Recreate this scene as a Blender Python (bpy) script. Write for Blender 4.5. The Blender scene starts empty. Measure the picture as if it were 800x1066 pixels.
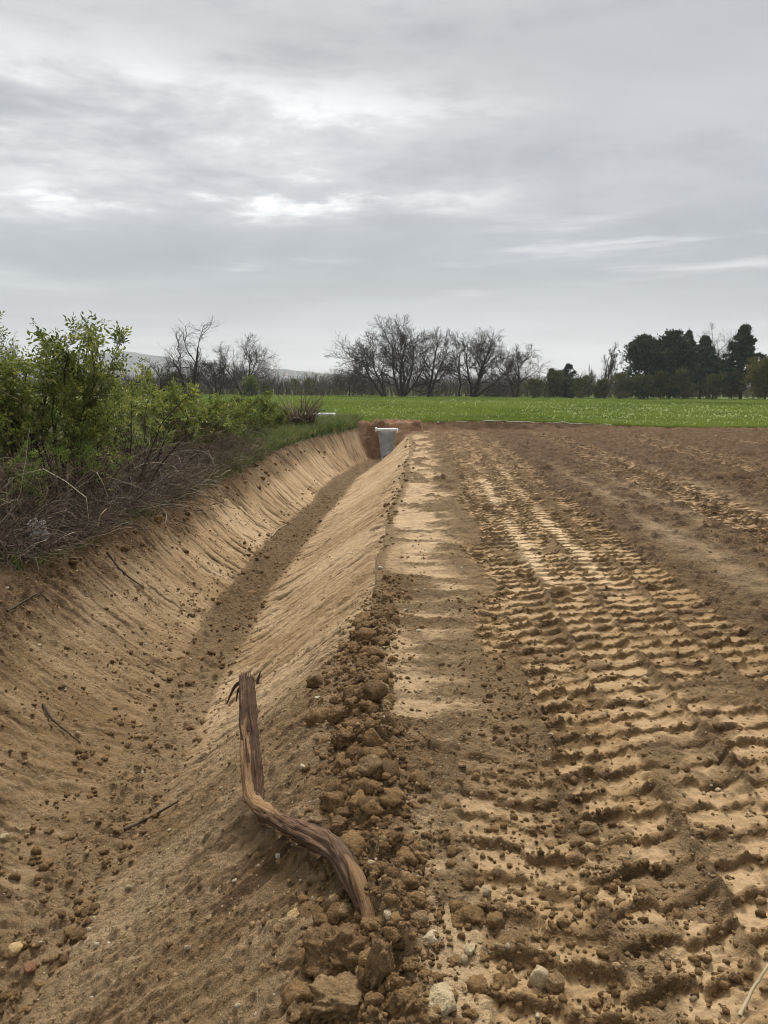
import bpy, math, time
import numpy as np
from mathutils import Vector

T0 = time.time()
S = bpy.context.scene
C = S.collection
F32 = np.float32
PI = math.pi

# ------------------------------------------------------------------ camera
CAM_H = 1.6
YAW, PITCH = math.radians(3.18), math.radians(9.1)
FPX = 800.0
cam_d = bpy.data.cameras.new('camera')
cam = bpy.data.objects.new('camera', cam_d)
C.objects.link(cam)
cam.location = (0, 0, CAM_H)
cam.rotation_euler = (PI / 2 - PITCH, 0, YAW)
cam_d.sensor_fit = 'VERTICAL'
cam_d.sensor_height = 36.0
cam_d.lens = 36.0 * FPX / 1066
cam_d.clip_start = 0.05
cam_d.clip_end = 9000
S.camera = cam
_f = np.array([-math.sin(YAW) * math.cos(PITCH), math.cos(YAW) * math.cos(PITCH), -math.sin(PITCH)])
_r = np.array([math.cos(YAW), math.sin(YAW), 0.0])
_u = np.cross(_r, _f)


def ray(px, py):
    return _f * FPX + _r * (px - 400) + _u * (533 - py)


def at(px, py, Y):
    """world point on the sight line of a photo pixel at depth Y"""
    d = ray(px, py)
    return np.array([0, 0, CAM_H]) + d * (Y / d[1])


# ------------------------------------------------------------------ noise
def _hash(ix, iy, seed):
    h = (ix.astype(np.int64) * 374761393 + iy.astype(np.int64) * 668265263 + seed * 1442695041) & 0xFFFFFFFF
    h = ((h ^ (h >> 13)) * 1274126177) & 0xFFFFFFFF
    return (h ^ (h >> 16)) & 0xFFFFFFFF


def pn(x, y, seed=0):
    """gradient noise, about -1..1"""
    x, y = np.broadcast_arrays(np.asarray(x, dtype=np.float64), np.asarray(y, dtype=np.float64))
    ix, iy = np.floor(x), np.floor(y)
    fx, fy = (x - ix).astype(F32), (y - iy).astype(F32)
    u = fx * fx * fx * (fx * (fx * 6 - 15) + 10)
    v = fy * fy * fy * (fy * (fy * 6 - 15) + 10)

    def g(ox, oy):
        a = _hash(ix + ox, iy + oy, seed).astype(F32) * F32(2 * PI / 4294967296.0)
        return np.cos(a) * (fx - ox) + np.sin(a) * (fy - oy)
    a, b, c, d = g(0, 0), g(1, 0), g(0, 1), g(1, 1)
    return (a + u * (b - a) + v * (c - a + u * (a - b - c + d))) * F32(1.55)


def fbm(x, y, seed=0, octv=4, gain=0.5, ridge=False):
    s, a, t = 0, 1.0, 0
    for i in range(octv):
        n = pn(np.asarray(x) * 2.03 ** i, np.asarray(y) * 2.03 ** i, seed + i * 17)
        if ridge:
            n = 1 - 2 * np.abs(n)
        s = s + a * n
        t += a
        a *= gain
    return s / t


def worley(x, y, seed=0):
    """distance to nearest feature point (about 0..1) and a random value for that cell"""
    x, y = np.broadcast_arrays(np.asarray(x, dtype=np.float64), np.asarray(y, dtype=np.float64))
    ix, iy = np.floor(x), np.floor(y)
    best = np.full(x.shape, 9.0, F32)
    val = np.zeros(x.shape, F32)
    for ox in (-1, 0, 1):
        for oy in (-1, 0, 1):
            h = _hash(ix + ox, iy + oy, seed)
            px = ix + ox + (h & 1023).astype(F32) / 1023
            py = iy + oy + ((h >> 10) & 1023).astype(F32) / 1023
            d = ((px - x) ** 2 + (py - y) ** 2).astype(F32)
            m = d < best
            best = np.where(m, d, best)
            val = np.where(m, ((h >> 20) & 1023).astype(F32) / 1023, val)
    return np.sqrt(best), val


def sm(a, b, x):
    t = np.clip((np.asarray(x) - a) / (b - a), 0, 1)
    return t * t * (3 - 2 * t)


def bump(x, c, w):
    return np.exp(-((x - c) / w) ** 2)


# ------------------------------------------------------------------ mesh building
def mesh_from(name, V, faces, col=None, smooth=True):
    """V (n,3); faces: list of int arrays (m,k); col: dict name -> (n,4)"""
    V = np.ascontiguousarray(V, dtype=F32)
    faces = [np.ascontiguousarray(f, dtype=np.int32) for f in faces if len(f)]
    me = bpy.data.meshes.new(name)
    me.vertices.add(len(V))
    me.vertices.foreach_set('co', V.ravel())
    nl = sum(f.size for f in faces)
    npoly = sum(len(f) for f in faces)
    me.loops.add(nl)
    me.polygons.add(npoly)
    me.loops.foreach_set('vertex_index', np.concatenate([f.ravel() for f in faces]))
    cnt = np.concatenate([np.full(len(f), f.shape[1], np.int32) for f in faces])
    st = np.zeros(npoly, np.int32)
    st[1:] = np.cumsum(cnt)[:-1]
    me.polygons.foreach_set('loop_start', st)
    me.polygons.foreach_set('use_smooth', np.full(npoly, smooth, dtype=bool))
    for k, c in (col or {}).items():
        at_ = me.color_attributes.new(k, 'FLOAT_COLOR', 'POINT')
        at_.data.foreach_set('color', np.ascontiguousarray(c, dtype=F32).ravel())
    me.update(calc_edges=True)
    me.validate()
    return me


class MB:
    """collects geometry for ONE mesh object"""

    def __init__(self):
        self.V, self.F, self.K, self.n = [], [], [], 0

    def add(self, V, F, tone=0.5):
        V = np.asarray(V, dtype=F32).reshape(-1, 3)
        for f in (F if isinstance(F, list) else [F]):
            if len(f):
                self.F.append(np.asarray(f) + self.n)
        c = np.zeros((len(V), 4), F32)
        tone = np.asarray(tone, dtype=F32)
        if tone.ndim == 2:
            c[:, :tone.shape[1]] = tone
        else:
            c[:, 0] = tone
        c[:, 3] = 1
        self.V.append(V)
        self.K.append(c)
        self.n += len(V)

    def build(self, name, mat, parent=None, loc=None, smooth=True):
        V = np.concatenate(self.V)
        if loc is not None:
            V = V - np.asarray(loc, dtype=F32)
        by = {}
        for f in self.F:
            by.setdefault(f.shape[1], []).append(f)
        me = mesh_from(name, V, [np.concatenate(v) for v in by.values()], {'tone': np.concatenate(self.K)}, smooth)
        me.materials.append(mat)
        o = bpy.data.objects.new(name, me)
        C.objects.link(o)
        if parent is not None:
            o.parent = parent
        elif loc is not None:
            o.location = loc
        return o


def tag(o, label=None, cat=None, group=None, kind=None):
    for k, v in (('label', label), ('category', cat), ('group', group), ('kind', kind)):
        if v:
            o[k] = v
    return o


def empty(name, loc, label, cat, group=None):
    o = bpy.data.objects.new(name, None)
    C.objects.link(o)
    o.location = loc
    o.empty_display_size = 0.2
    return tag(o, label, cat, group)


def norm(a):
    return a / np.maximum(np.linalg.norm(a, axis=-1, keepdims=True), 1e-9)


def tubes(P, R, sides=4, mb=None, tone=0.5, rng=None):
    """P (m,n,3), R (m,n): m tapered tubes"""
    P = np.asarray(P, dtype=F32)
    R = np.asarray(R, dtype=F32)
    m, n, _ = P.shape
    T = np.empty_like(P)
    T[:, 1:-1] = P[:, 2:] - P[:, :-2]
    T[:, 0] = P[:, 1] - P[:, 0]
    T[:, -1] = P[:, -1] - P[:, -2]
    T = norm(T)
    mean = norm(P[:, -1] - P[:, 0])
    ref = np.where(np.abs(mean[:, 2:3]) > 0.75, np.array([[1, 0.1, 0]], F32), np.array([[0, 0.1, 1]], F32))
    A = norm(np.cross(T, ref[:, None, :]))
    B = np.cross(T, A)
    th = np.arange(sides) * 2 * PI / sides
    V = P[:, :, None, :] + R[:, :, None, None] * (np.cos(th)[None, None, :, None] * A[:, :, None, :] + np.sin(th)[None, None, :, None] * B[:, :, None, :])
    idx = np.arange(m * n * sides).reshape(m, n, sides)
    nx = np.roll(idx, -1, axis=2)
    F = np.stack([idx[:, :-1], nx[:, :-1], nx[:, 1:], idx[:, 1:]], axis=-1).reshape(-1, 4)
    tone = np.asarray(tone, dtype=F32)
    if tone.ndim == 1 and len(tone) == m:
        tone = np.repeat(tone, n * sides)
    elif tone.ndim == 0:
        tone = np.full(m * n * sides, float(tone), F32)
    mb.add(V.reshape(-1, 3), F, tone)


def grow(rng, start, direc, length, n, wig=0.15, up=0.0, arch=0.0):
    m = len(start)
    P = np.zeros((m, n, 3))
    D = np.zeros((m, n, 3))
    P[:, 0] = start
    d = norm(np.asarray(direc, dtype=float))
    step = (np.asarray(length) / (n - 1))[:, None]
    for i in range(n):
        D[:, i] = d
        if i < n - 1:
            P[:, i + 1] = P[:, i] + d * step
        d = norm(d + rng.normal(0, wig, (m, 3)) + np.array([0, 0, up - arch * i / n]))
    return P, D


def branch(rng, P, D, R, per, t0, t1, ang, angj=0.2, lift=0.0):
    """start points, directions, parent radius and t of `per` children on each tube"""
    m, n, _ = P.shape
    t = (t0 + (t1 - t0) * ((np.arange(per)[None, :] + rng.uniform(0, 1, (m, per))) / per)) * (n - 1)
    i = np.clip(np.floor(t).astype(int), 0, n - 2)
    f = (t - i)[..., None]
    mi = np.arange(m)[:, None]
    p = P[mi, i] * (1 - f) + P[mi, i + 1] * f
    d = D[mi, i]
    r = R[mi, i] * (1 - f[..., 0]) + R[mi, i + 1] * f[..., 0]
    q = norm(np.cross(d, rng.normal(0, 1, d.shape)))
    a = np.clip(rng.normal(ang, angj, (m, per)), 0.1, 1.7)[..., None]
    nd = d * np.cos(a) + q * np.sin(a) + np.array([0, 0, lift])
    return p.reshape(-1, 3), norm(nd).reshape(-1, 3), r.reshape(-1), (t / (n - 1)).reshape(-1)


def leaves(mb, rng, pos, direc, size, width=0.42, tone=None, flat=0.5):
    """folded pointed leaves, 2 triangles each"""
    m = len(pos)
    d = norm(direc)
    nrm = norm(rng.normal(0, 1, (m, 3)) + np.array([0, 0, flat * 2]))
    s = norm(np.cross(d, nrm))
    nrm = np.cross(s, d)
    L = np.asarray(size)[:, None]
    b = pos
    tip = pos + d * L
    mid = pos + d * L * 0.42 + nrm * L * 0.05
    lf = mid + s * L * width * 0.5 + nrm * L * 0.09
    rt = mid - s * L * width * 0.5 + nrm * L * 0.09
    V = np.stack([b, lf, tip, rt], axis=1)
    i = np.arange(m)[:, None] * 4
    F = np.concatenate([i + np.array([[0, 2, 1]]), i + np.array([[0, 3, 2]])])
    if tone is None:
        tone = rng.uniform(0, 1, m)
    mb.add(V.reshape(-1, 3), F, np.repeat(tone, 4))


def icosphere(sub):
    t = (1 + 5 ** .5) / 2
    V = [(-1, t, 0), (1, t, 0), (-1, -t, 0), (1, -t, 0), (0, -1, t), (0, 1, t), (0, -1, -t), (0, 1, -t), (t, 0, -1), (t, 0, 1), (-t, 0, -1), (-t, 0, 1)]
    F = [(0, 11, 5), (0, 5, 1), (0, 1, 7), (0, 7, 10), (0, 10, 11), (1, 5, 9), (5, 11, 4), (11, 10, 2), (10, 7, 6), (7, 1, 8), (3, 9, 4), (3, 4, 2), (3, 2, 6), (3, 6, 8), (3, 8, 9), (4, 9, 5), (2, 4, 11), (6, 2, 10), (8, 6, 7), (9, 8, 1)]
    V = [np.array(v, float) / np.linalg.norm(v) for v in V]
    for _ in range(sub):
        cache, G = {}, []

        def mid(a, b):
            k = (min(a, b), max(a, b))
            if k not in cache:
                v = V[a] + V[b]
                V.append(v / np.linalg.norm(v))
                cache[k] = len(V) - 1
            return cache[k]
        for a, b, c in F:
            x, y, z = mid(a, b), mid(b, c), mid(c, a)
            G += [(a, x, z), (b, y, x), (c, z, y), (x, y, z)]
        F = G
    return np.array(V), np.array(F)


ICO = {s: icosphere(s) for s in (1, 2, 3, 4)}


def lump(rng, sub, planes=9, rough=0.12, soft=0.5):
    """an angular clod or stone, about unit radius"""
    V, F = ICO[sub]
    N = norm(rng.normal(0, 1, (planes, 3)))
    h = rng.uniform(0.55, 0.95, planes)
    dot = V @ N.T
    r = np.min(np.where(dot > 0.05, h / np.maximum(dot, 0.05), 9), axis=1)
    r = np.minimum(r, 1.05)
    r = r * (1 - soft * 0.4) + 0.8 * soft * 0.4
    for k, sc in enumerate((2.2, 4.7, 9.5)):
        o = rng.uniform(0, 50, 3)
        n = pn(V[:, 0] * sc + o[0] + V[:, 2] * sc * .7, V[:, 1] * sc + o[1] - V[:, 2] * sc * .6, int(o[2] * 9))
        r = r * (1 + rough * n / (1.5 ** k))
    return V * r[:, None], F


def rot_mats(rng, n):
    q = norm(rng.normal(0, 1, (n, 4)))
    w, x, y, z = q.T
    return np.stack([np.stack([1 - 2 * (y * y + z * z), 2 * (x * y - z * w), 2 * (x * z + y * w)], -1),
                     np.stack([2 * (x * y + z * w), 1 - 2 * (x * x + z * z), 2 * (y * z - x * w)], -1),
                     np.stack([2 * (x * z - y * w), 2 * (y * z + x * w), 1 - 2 * (x * x + y * y)], -1)], -2)


# ------------------------------------------------------------------ materials
class NT:
    def __init__(self, name):
        self.m = bpy.data.materials.new(name)
        self.m.use_nodes = True
        self.t = self.m.node_tree
        self.t.nodes.clear()

    def n(self, typ, **kw):
        nd = self.t.nodes.new(typ)
        for k, v in kw.items():
            setattr(nd, k, v)
        return nd

    def l(self, a, b):
        self.t.links.new(a, b)

    def val(self, nd, i, v):
        if hasattr(v, 'bl_idname') or isinstance(v, bpy.types.NodeSocket):
            self.l(v, nd.inputs[i])
        else:
            nd.inputs[i].default_value = v

    def math(self, op, a, b=0.0, clamp=False):
        nd = self.n('ShaderNodeMath', operation=op, use_clamp=clamp)
        self.val(nd, 0, a)
        self.val(nd, 1, b)
        return nd.outputs[0]

    def mix(self, f, a, b, mode='MIX'):
        nd = self.n('ShaderNodeMix', data_type='RGBA', blend_type=mode, clamp_factor=True)
        self.val(nd, 0, f)
        for i, v in ((6, a), (7, b)):
            if isinstance(v, tuple):
                v = (*v, 1)[:4]
            self.val(nd, i, v)
        return nd.outputs[2]

    def noise(self, scale, detail=4, rough=0.55, vec=None, dist=0.0):
        nd = self.n('ShaderNodeTexNoise')
        nd.inputs['Scale'].default_value = scale
        nd.inputs['Detail'].default_value = detail
        nd.inputs['Roughness'].default_value = rough
        nd.inputs['Distortion'].default_value = dist
        if vec is not None:
            self.l(vec, nd.inputs['Vector'])
        return nd.outputs[0]

    def ramp(self, f, a, b, ca=0.0, cb=1.0):
        nd = self.n('ShaderNodeMapRange', interpolation_type='SMOOTHSTEP')
        self.val(nd, 0, f)
        for i, v in ((1, a), (2, b), (3, ca), (4, cb)):
            nd.inputs[i].default_value = v
        return nd.outputs[0]

    def attr(self, name):
        nd = self.n('ShaderNodeAttribute', attribute_name=name)
        sp = self.n('ShaderNodeSeparateColor')
        self.l(nd.outputs['Color'], sp.inputs[0])
        return sp.outputs[0], sp.outputs[1], sp.outputs[2], nd.outputs['Alpha']

    def pos(self, obj=False):
        if obj:
            return self.n('ShaderNodeTexCoord').outputs['Object']
        return self.n('ShaderNodeNewGeometry').outputs['Position']

    def out(self, col, rough=0.9, spec=0.2, bump=None, bstr=0.5, bdist=0.01, transl=0.0, normal=None):
        b = self.n('ShaderNodeBsdfPrincipled')
        self.val(b, 'Base Color', (*col, 1) if isinstance(col, tuple) else col)
        self.val(b, 'Roughness', rough)
        b.inputs['Specular IOR Level'].default_value = spec
        if bump is not None:
            bp = self.n('ShaderNodeBump')
            bp.inputs['Strength'].default_value = bstr
            bp.inputs['Distance'].default_value = bdist
            self.l(bump, bp.inputs['Height'])
            self.l(bp.outputs[0], b.inputs['Normal'])
        o = self.n('ShaderNodeOutputMaterial')
        sh = b.outputs[0]
        if transl:
            tr = self.n('ShaderNodeBsdfTranslucent')
            self.val(tr, 0, (*col, 1) if isinstance(col, tuple) else col)
            mx = self.n('ShaderNodeMixShader')
            mx.inputs[0].default_value = transl
            self.l(sh, mx.inputs[1])
            self.l(tr.outputs[0], mx.inputs[2])
            sh = mx.outputs[0]
        self.l(sh, o.inputs[0])
        return self.m


SOIL_MID = (0.235, 0.146, 0.064)
SOIL_PALE = (0.445, 0.318, 0.182)
SOIL_DARK = (0.095, 0.055, 0.024)


def soil_material(name='soil'):
    t = NT(name)
    P = t.pos()
    pale, dark, green, crumb = t.attr('soil')
    red, wet, _b, _a = t.attr('extra')
    n1 = t.noise(1.7, 4, 0.6, P)
    n2 = t.noise(11, 5, 0.65, P)
    n3 = t.noise(55, 5, 0.7, P)
    n4 = t.noise(240, 3, 0.7, P)
    w = t.math('ADD', t.math('MULTIPLY', n1, 0.5), t.math('MULTIPLY', n2, 0.5))
    pf = t.math('ADD', pale, t.math('MULTIPLY', t.math('SUBTRACT', w, 0.5), 1.1), True)
    pf = t.math('ADD', pf, t.math('MULTIPLY', t.math('SUBTRACT', n3, 0.5), 0.9), True)
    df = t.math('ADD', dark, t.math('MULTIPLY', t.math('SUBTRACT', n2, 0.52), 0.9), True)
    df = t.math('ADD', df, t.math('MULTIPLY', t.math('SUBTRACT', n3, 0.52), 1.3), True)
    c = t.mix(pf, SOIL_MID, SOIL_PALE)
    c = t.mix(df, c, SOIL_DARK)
    c = t.mix(red, c, (0.20, 0.104, 0.056))
    gcol = t.mix(t.ramp(n2, 0.3, 0.7), (0.045, 0.075, 0.02), (0.16, 0.15, 0.06))
    gcol = t.mix(t.ramp(n3, 0.45, 0.7), gcol, (0.075, 0.13, 0.026))
    gf = t.math('ADD', green, t.math('MULTIPLY', t.math('SUBTRACT', n2, 0.5), 1.2), True)
    gf = t.ramp(gf, 0.25, 0.65)
    c = t.mix(gf, c, gcol)
    # grains: light grit and dark specks
    c = t.mix(1.0, c, t.n('ShaderNodeCombineColor').outputs[0], 'MULTIPLY') if False else c
    g = t.ramp(n4, 0.3, 0.72, 0.70, 1.28)
    g = t.math('ADD', t.math('MULTIPLY', t.math('SUBTRACT', g, 1.0), t.ramp(crumb, 0, .8, .3, 1.3)), 1.0)
    hs = t.n('ShaderNodeHueSaturation')
    t.l(g, hs.inputs['Value'])
    t.l(c, hs.inputs['Color'])
    c = hs.outputs[0]
    vo = t.n('ShaderNodeTexVoronoi', feature='F1')
    vo.inputs['Scale'].default_value = 62
    t.l(P, vo.inputs['Vector'])
    sp = t.n('ShaderNodeSeparateColor')
    t.l(vo.outputs['Color'], sp.inputs[0])
    grit = t.math('MULTIPLY', t.ramp(sp.outputs[0], 0.93, 0.95), t.ramp(vo.outputs['Distance'], 0.34, 0.22))
    grit = t.math('MULTIPLY', grit, t.ramp(crumb, 0.05, 0.5, 0.25, 0.9))
    c = t.mix(grit, c, (0.50, 0.42, 0.29))
    n25 = t.noise(24, 4, 0.65, P)
    h = t.math('ADD', t.math('ADD', n3, t.math('MULTIPLY', n25, 1.6)), t.math('MULTIPLY', n4, 0.5))
    h = t.math('ADD', t.math('MULTIPLY', h, t.ramp(crumb, 0, 1, 0.22, 1.5)), t.math('MULTIPLY', grit, 0.5))
    rough = t.ramp(wet, 0, 1, 0.95, 0.6)
    return t.out(c, rough, 0.22, h, 1.0, 0.026)


def clod_material(name, a, b, c_, obj=False, grain=1.0):
    t = NT(name)
    P = t.pos(obj)
    tone, *_ = t.attr('tone')
    n2 = t.noise(18, 5, 0.65, P)
    n3 = t.noise(90, 4, 0.7, P)
    f = t.math('ADD', tone, t.math('MULTIPLY', t.math('SUBTRACT', n2, 0.5), 0.7), True)
    c = t.mix(t.ramp(f, 0.0, 0.5), a, b)
    c = t.mix(t.ramp(f, 0.5, 1.0), c, c_)
    hs = t.n('ShaderNodeHueSaturation')
    t.l(t.ramp(n3, 0.3, 0.7, 1 - .35 * grain, 1 + .3 * grain), hs.inputs['Value'])
    t.l(c, hs.inputs['Color'])
    n4 = t.noise(230, 3, 0.7, P)
    h = t.math('ADD', t.math('ADD', n2, t.math('MULTIPLY', n3, 0.9)), t.math('MULTIPLY', n4, 0.4))
    return t.out(hs.outputs[0], 0.95, 0.15, h, 1.0, 0.022 * grain + .004)


def tone_material(name, a, b, c_=None, rough=0.8, spec=0.2, transl=0.0, scale=6.0, amt=0.5, bmp=None, obj=False):
    t = NT(name)
    P = t.pos(obj)
    tone, *_ = t.attr('tone')
    n = t.noise(scale, 4, 0.6, P)
    f = t.math('ADD', tone, t.math('MULTIPLY', t.math('SUBTRACT', n, 0.5), amt), True)
    if c_ is None:
        c = t.mix(f, a, b)
    else:
        c = t.mix(t.ramp(f, 0, 0.55), a, b)
        c = t.mix(t.ramp(f, 0.55, 1), c, c_)
    return t.out(c, rough, spec, n if bmp else None, 0.6, bmp or 0.01, transl)


M = {}
M['soil'] = soil_material()
M['clod'] = clod_material('clod_soil', (0.13, 0.077, 0.034), (0.25, 0.152, 0.066), (0.42, 0.295, 0.155))
M['pebble'] = clod_material('pebble_stone', (0.22, 0.155, 0.085), (0.34, 0.26, 0.155), (0.54, 0.47, 0.34), grain=.6)
M['bark_far'] = tone_material('dark_bark', (0.022, 0.018, 0.015), (0.06, 0.05, 0.042), rough=0.95, scale=2)
M['thicket'] = tone_material('thicket_twigs', (0.045, 0.038, 0.03), (0.12, 0.10, 0.075), (0.10, 0.105, 0.055), rough=0.95, scale=.6, amt=.6)
M['bark_near'] = tone_material('shrub_bark', (0.02, 0.016, 0.012), (0.075, 0.055, 0.038), rough=0.9, scale=30, bmp=0.004)
M['bramble'] = tone_material('dead_bramble', (0.04, 0.029, 0.020), (0.135, 0.098, 0.064), (0.40, 0.36, 0.26), rough=0.85, scale=9)
M['straw'] = tone_material('dry_straw', (0.20, 0.15, 0.085), (0.42, 0.35, 0.22), rough=0.9, scale=9)
M['leaf'] = tone_material('elder_leaf', (0.05, 0.078, 0.014), (0.155, 0.188, 0.034), (0.29, 0.31, 0.055), rough=0.55, spec=0.35, transl=0.35, scale=2.2, amt=0.6)
M['leaf_young'] = tone_material('young_leaf', (0.07, 0.12, 0.022), (0.15, 0.22, 0.035), (0.26, 0.31, 0.05), rough=0.55, spec=0.35, transl=0.35, scale=3, amt=0.5)
M['needles'] = tone_material('pine_needles', (0.012, 0.021, 0.013), (0.032, 0.054, 0.030), (0.075, 0.105, 0.05), rough=0.8, scale=.7, amt=.8)
M['olive'] = tone_material('olive_foliage', (0.035, 0.042, 0.018), (0.085, 0.09, 0.036), (0.14, 0.14, 0.055), rough=0.8, transl=0.2, scale=.7, amt=.8)
M['yellowgreen'] = tone_material('willow_foliage', (0.06, 0.065, 0.016), (0.12, 0.115, 0.03), (0.17, 0.16, 0.045), rough=0.8, transl=0.2, scale=.7, amt=.7)
M['grass'] = tone_material('field_grass', (0.09, 0.135, 0.02), (0.18, 0.235, 0.038), (0.205, 0.258, 0.05), rough=0.7, transl=0.3, scale=.35, amt=.7)
M['grass_dry'] = tone_material('bank_grass', (0.05, 0.085, 0.018), (0.12, 0.16, 0.04), (0.30, 0.26, 0.12), rough=0.75, transl=0.25, scale=.9, amt=.7)

# ------------------------------------------------------------------ terrain height
TRK = [  # centre x, half width, drift, pitch, skew, phase, amplitude, y0, y1, pale
    (0.30, 0.20, 0.012, 0.175, -0.10, 0.1, 0.044, 1.0, 4.6, 0.55),
    (0.38, 0.19, 0.016, 0.165, 0.06, 0.5, 0.024, 4.3, 30, 0.40),
    (0.74, 0.20, 0.004, 0.172, 0.46, 0.3, 0.036, 1.0, 30, 0.62),
    (1.13, 0.20, 0.002, 0.172, 0.46, 0.8, 0.036, 0.5, 30, 0.66),
    (1.52, 0.21, 0.002, 0.170, 0.40, 0.1, 0.036, 0.5, 30, 0.55),
    (1.93, 0.19, 0.004, 0.174, 0.40, 0.6, 0.034, 0.5, 26, 0.42),
    (3.62, 0.24, 0.010, 0.19, 0.22, 0.2, 0.034, 2, 30, 0.55),
    (4.12, 0.24, 0.010, 0.19, 0.22, 0.7, 0.034, 2, 30, 0.62),
    (5.9, 0.26, 0.03, 0.20, 0.18, 0.2, 0.024, 3, 30, 0.25),
    (6.5, 0.26, 0.03, 0.20, 0.18, 0.7, 0.024, 3, 30, 0.25),
    (9.2, 0.28, 0.02, 0.20, 0.18, 0.3, 0.022, 3, 30, 0.2),
]
ZB = -1.0


def lines(Y):
    w1 = 0.07 * pn(Y * 0.45, 3.3, 1) + 0.035 * pn(Y * 1.6, 7.7, 2)
    w2 = 0.07 * pn(Y * 0.35, 5.1, 3) + 0.05 * pn(Y * 1.3, 2.7, 4)
    xr = -0.45 + 0.19 * sm(4.5, 1.6, Y) + w1
    e_ = sm(21, 28, Y)
    xr = xr - 0.15 * e_
    cen = -1.84 - 0.47 * sm(3.0, 11.0, Y)
    hw_ = 0.20 + 0.10 * sm(4, 10, Y)
    xbr = cen + hw_ + 0.06 * pn(Y * 0.5, 9.1, 5) + 0.42 * e_
    xbl = cen - hw_ + 0.09 * pn(Y * 0.5, 4.4, 6) + 0.45 * e_
    xl = -3.68 + w2 + 1.05 * e_
    zl = 0.02 + 0.18 * sm(11, 20, Y) + 0.15 * sm(20, 28, Y)
    return xr, xbr, xbl, xl, zl


def field_edge(X):
    return 29.7 + 0.11 * np.clip(X, -4, 40) + 0.12 * pn(X * 0.7, 1.5, 8) + .05 * pn(X * 3.1, 4.5, 9)


def blocks(y, side):
    """random numbers for each bucket-wide pass along a slope"""
    b = np.floor(y / 0.92 + 0.3 * side)
    h = _hash(b, np.full(b.shape, 5 + side), 3)
    return (h & 255).astype(F32) / 255, ((h >> 8) & 255).astype(F32) / 255, ((h >> 16) & 255).astype(F32) / 255


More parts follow.
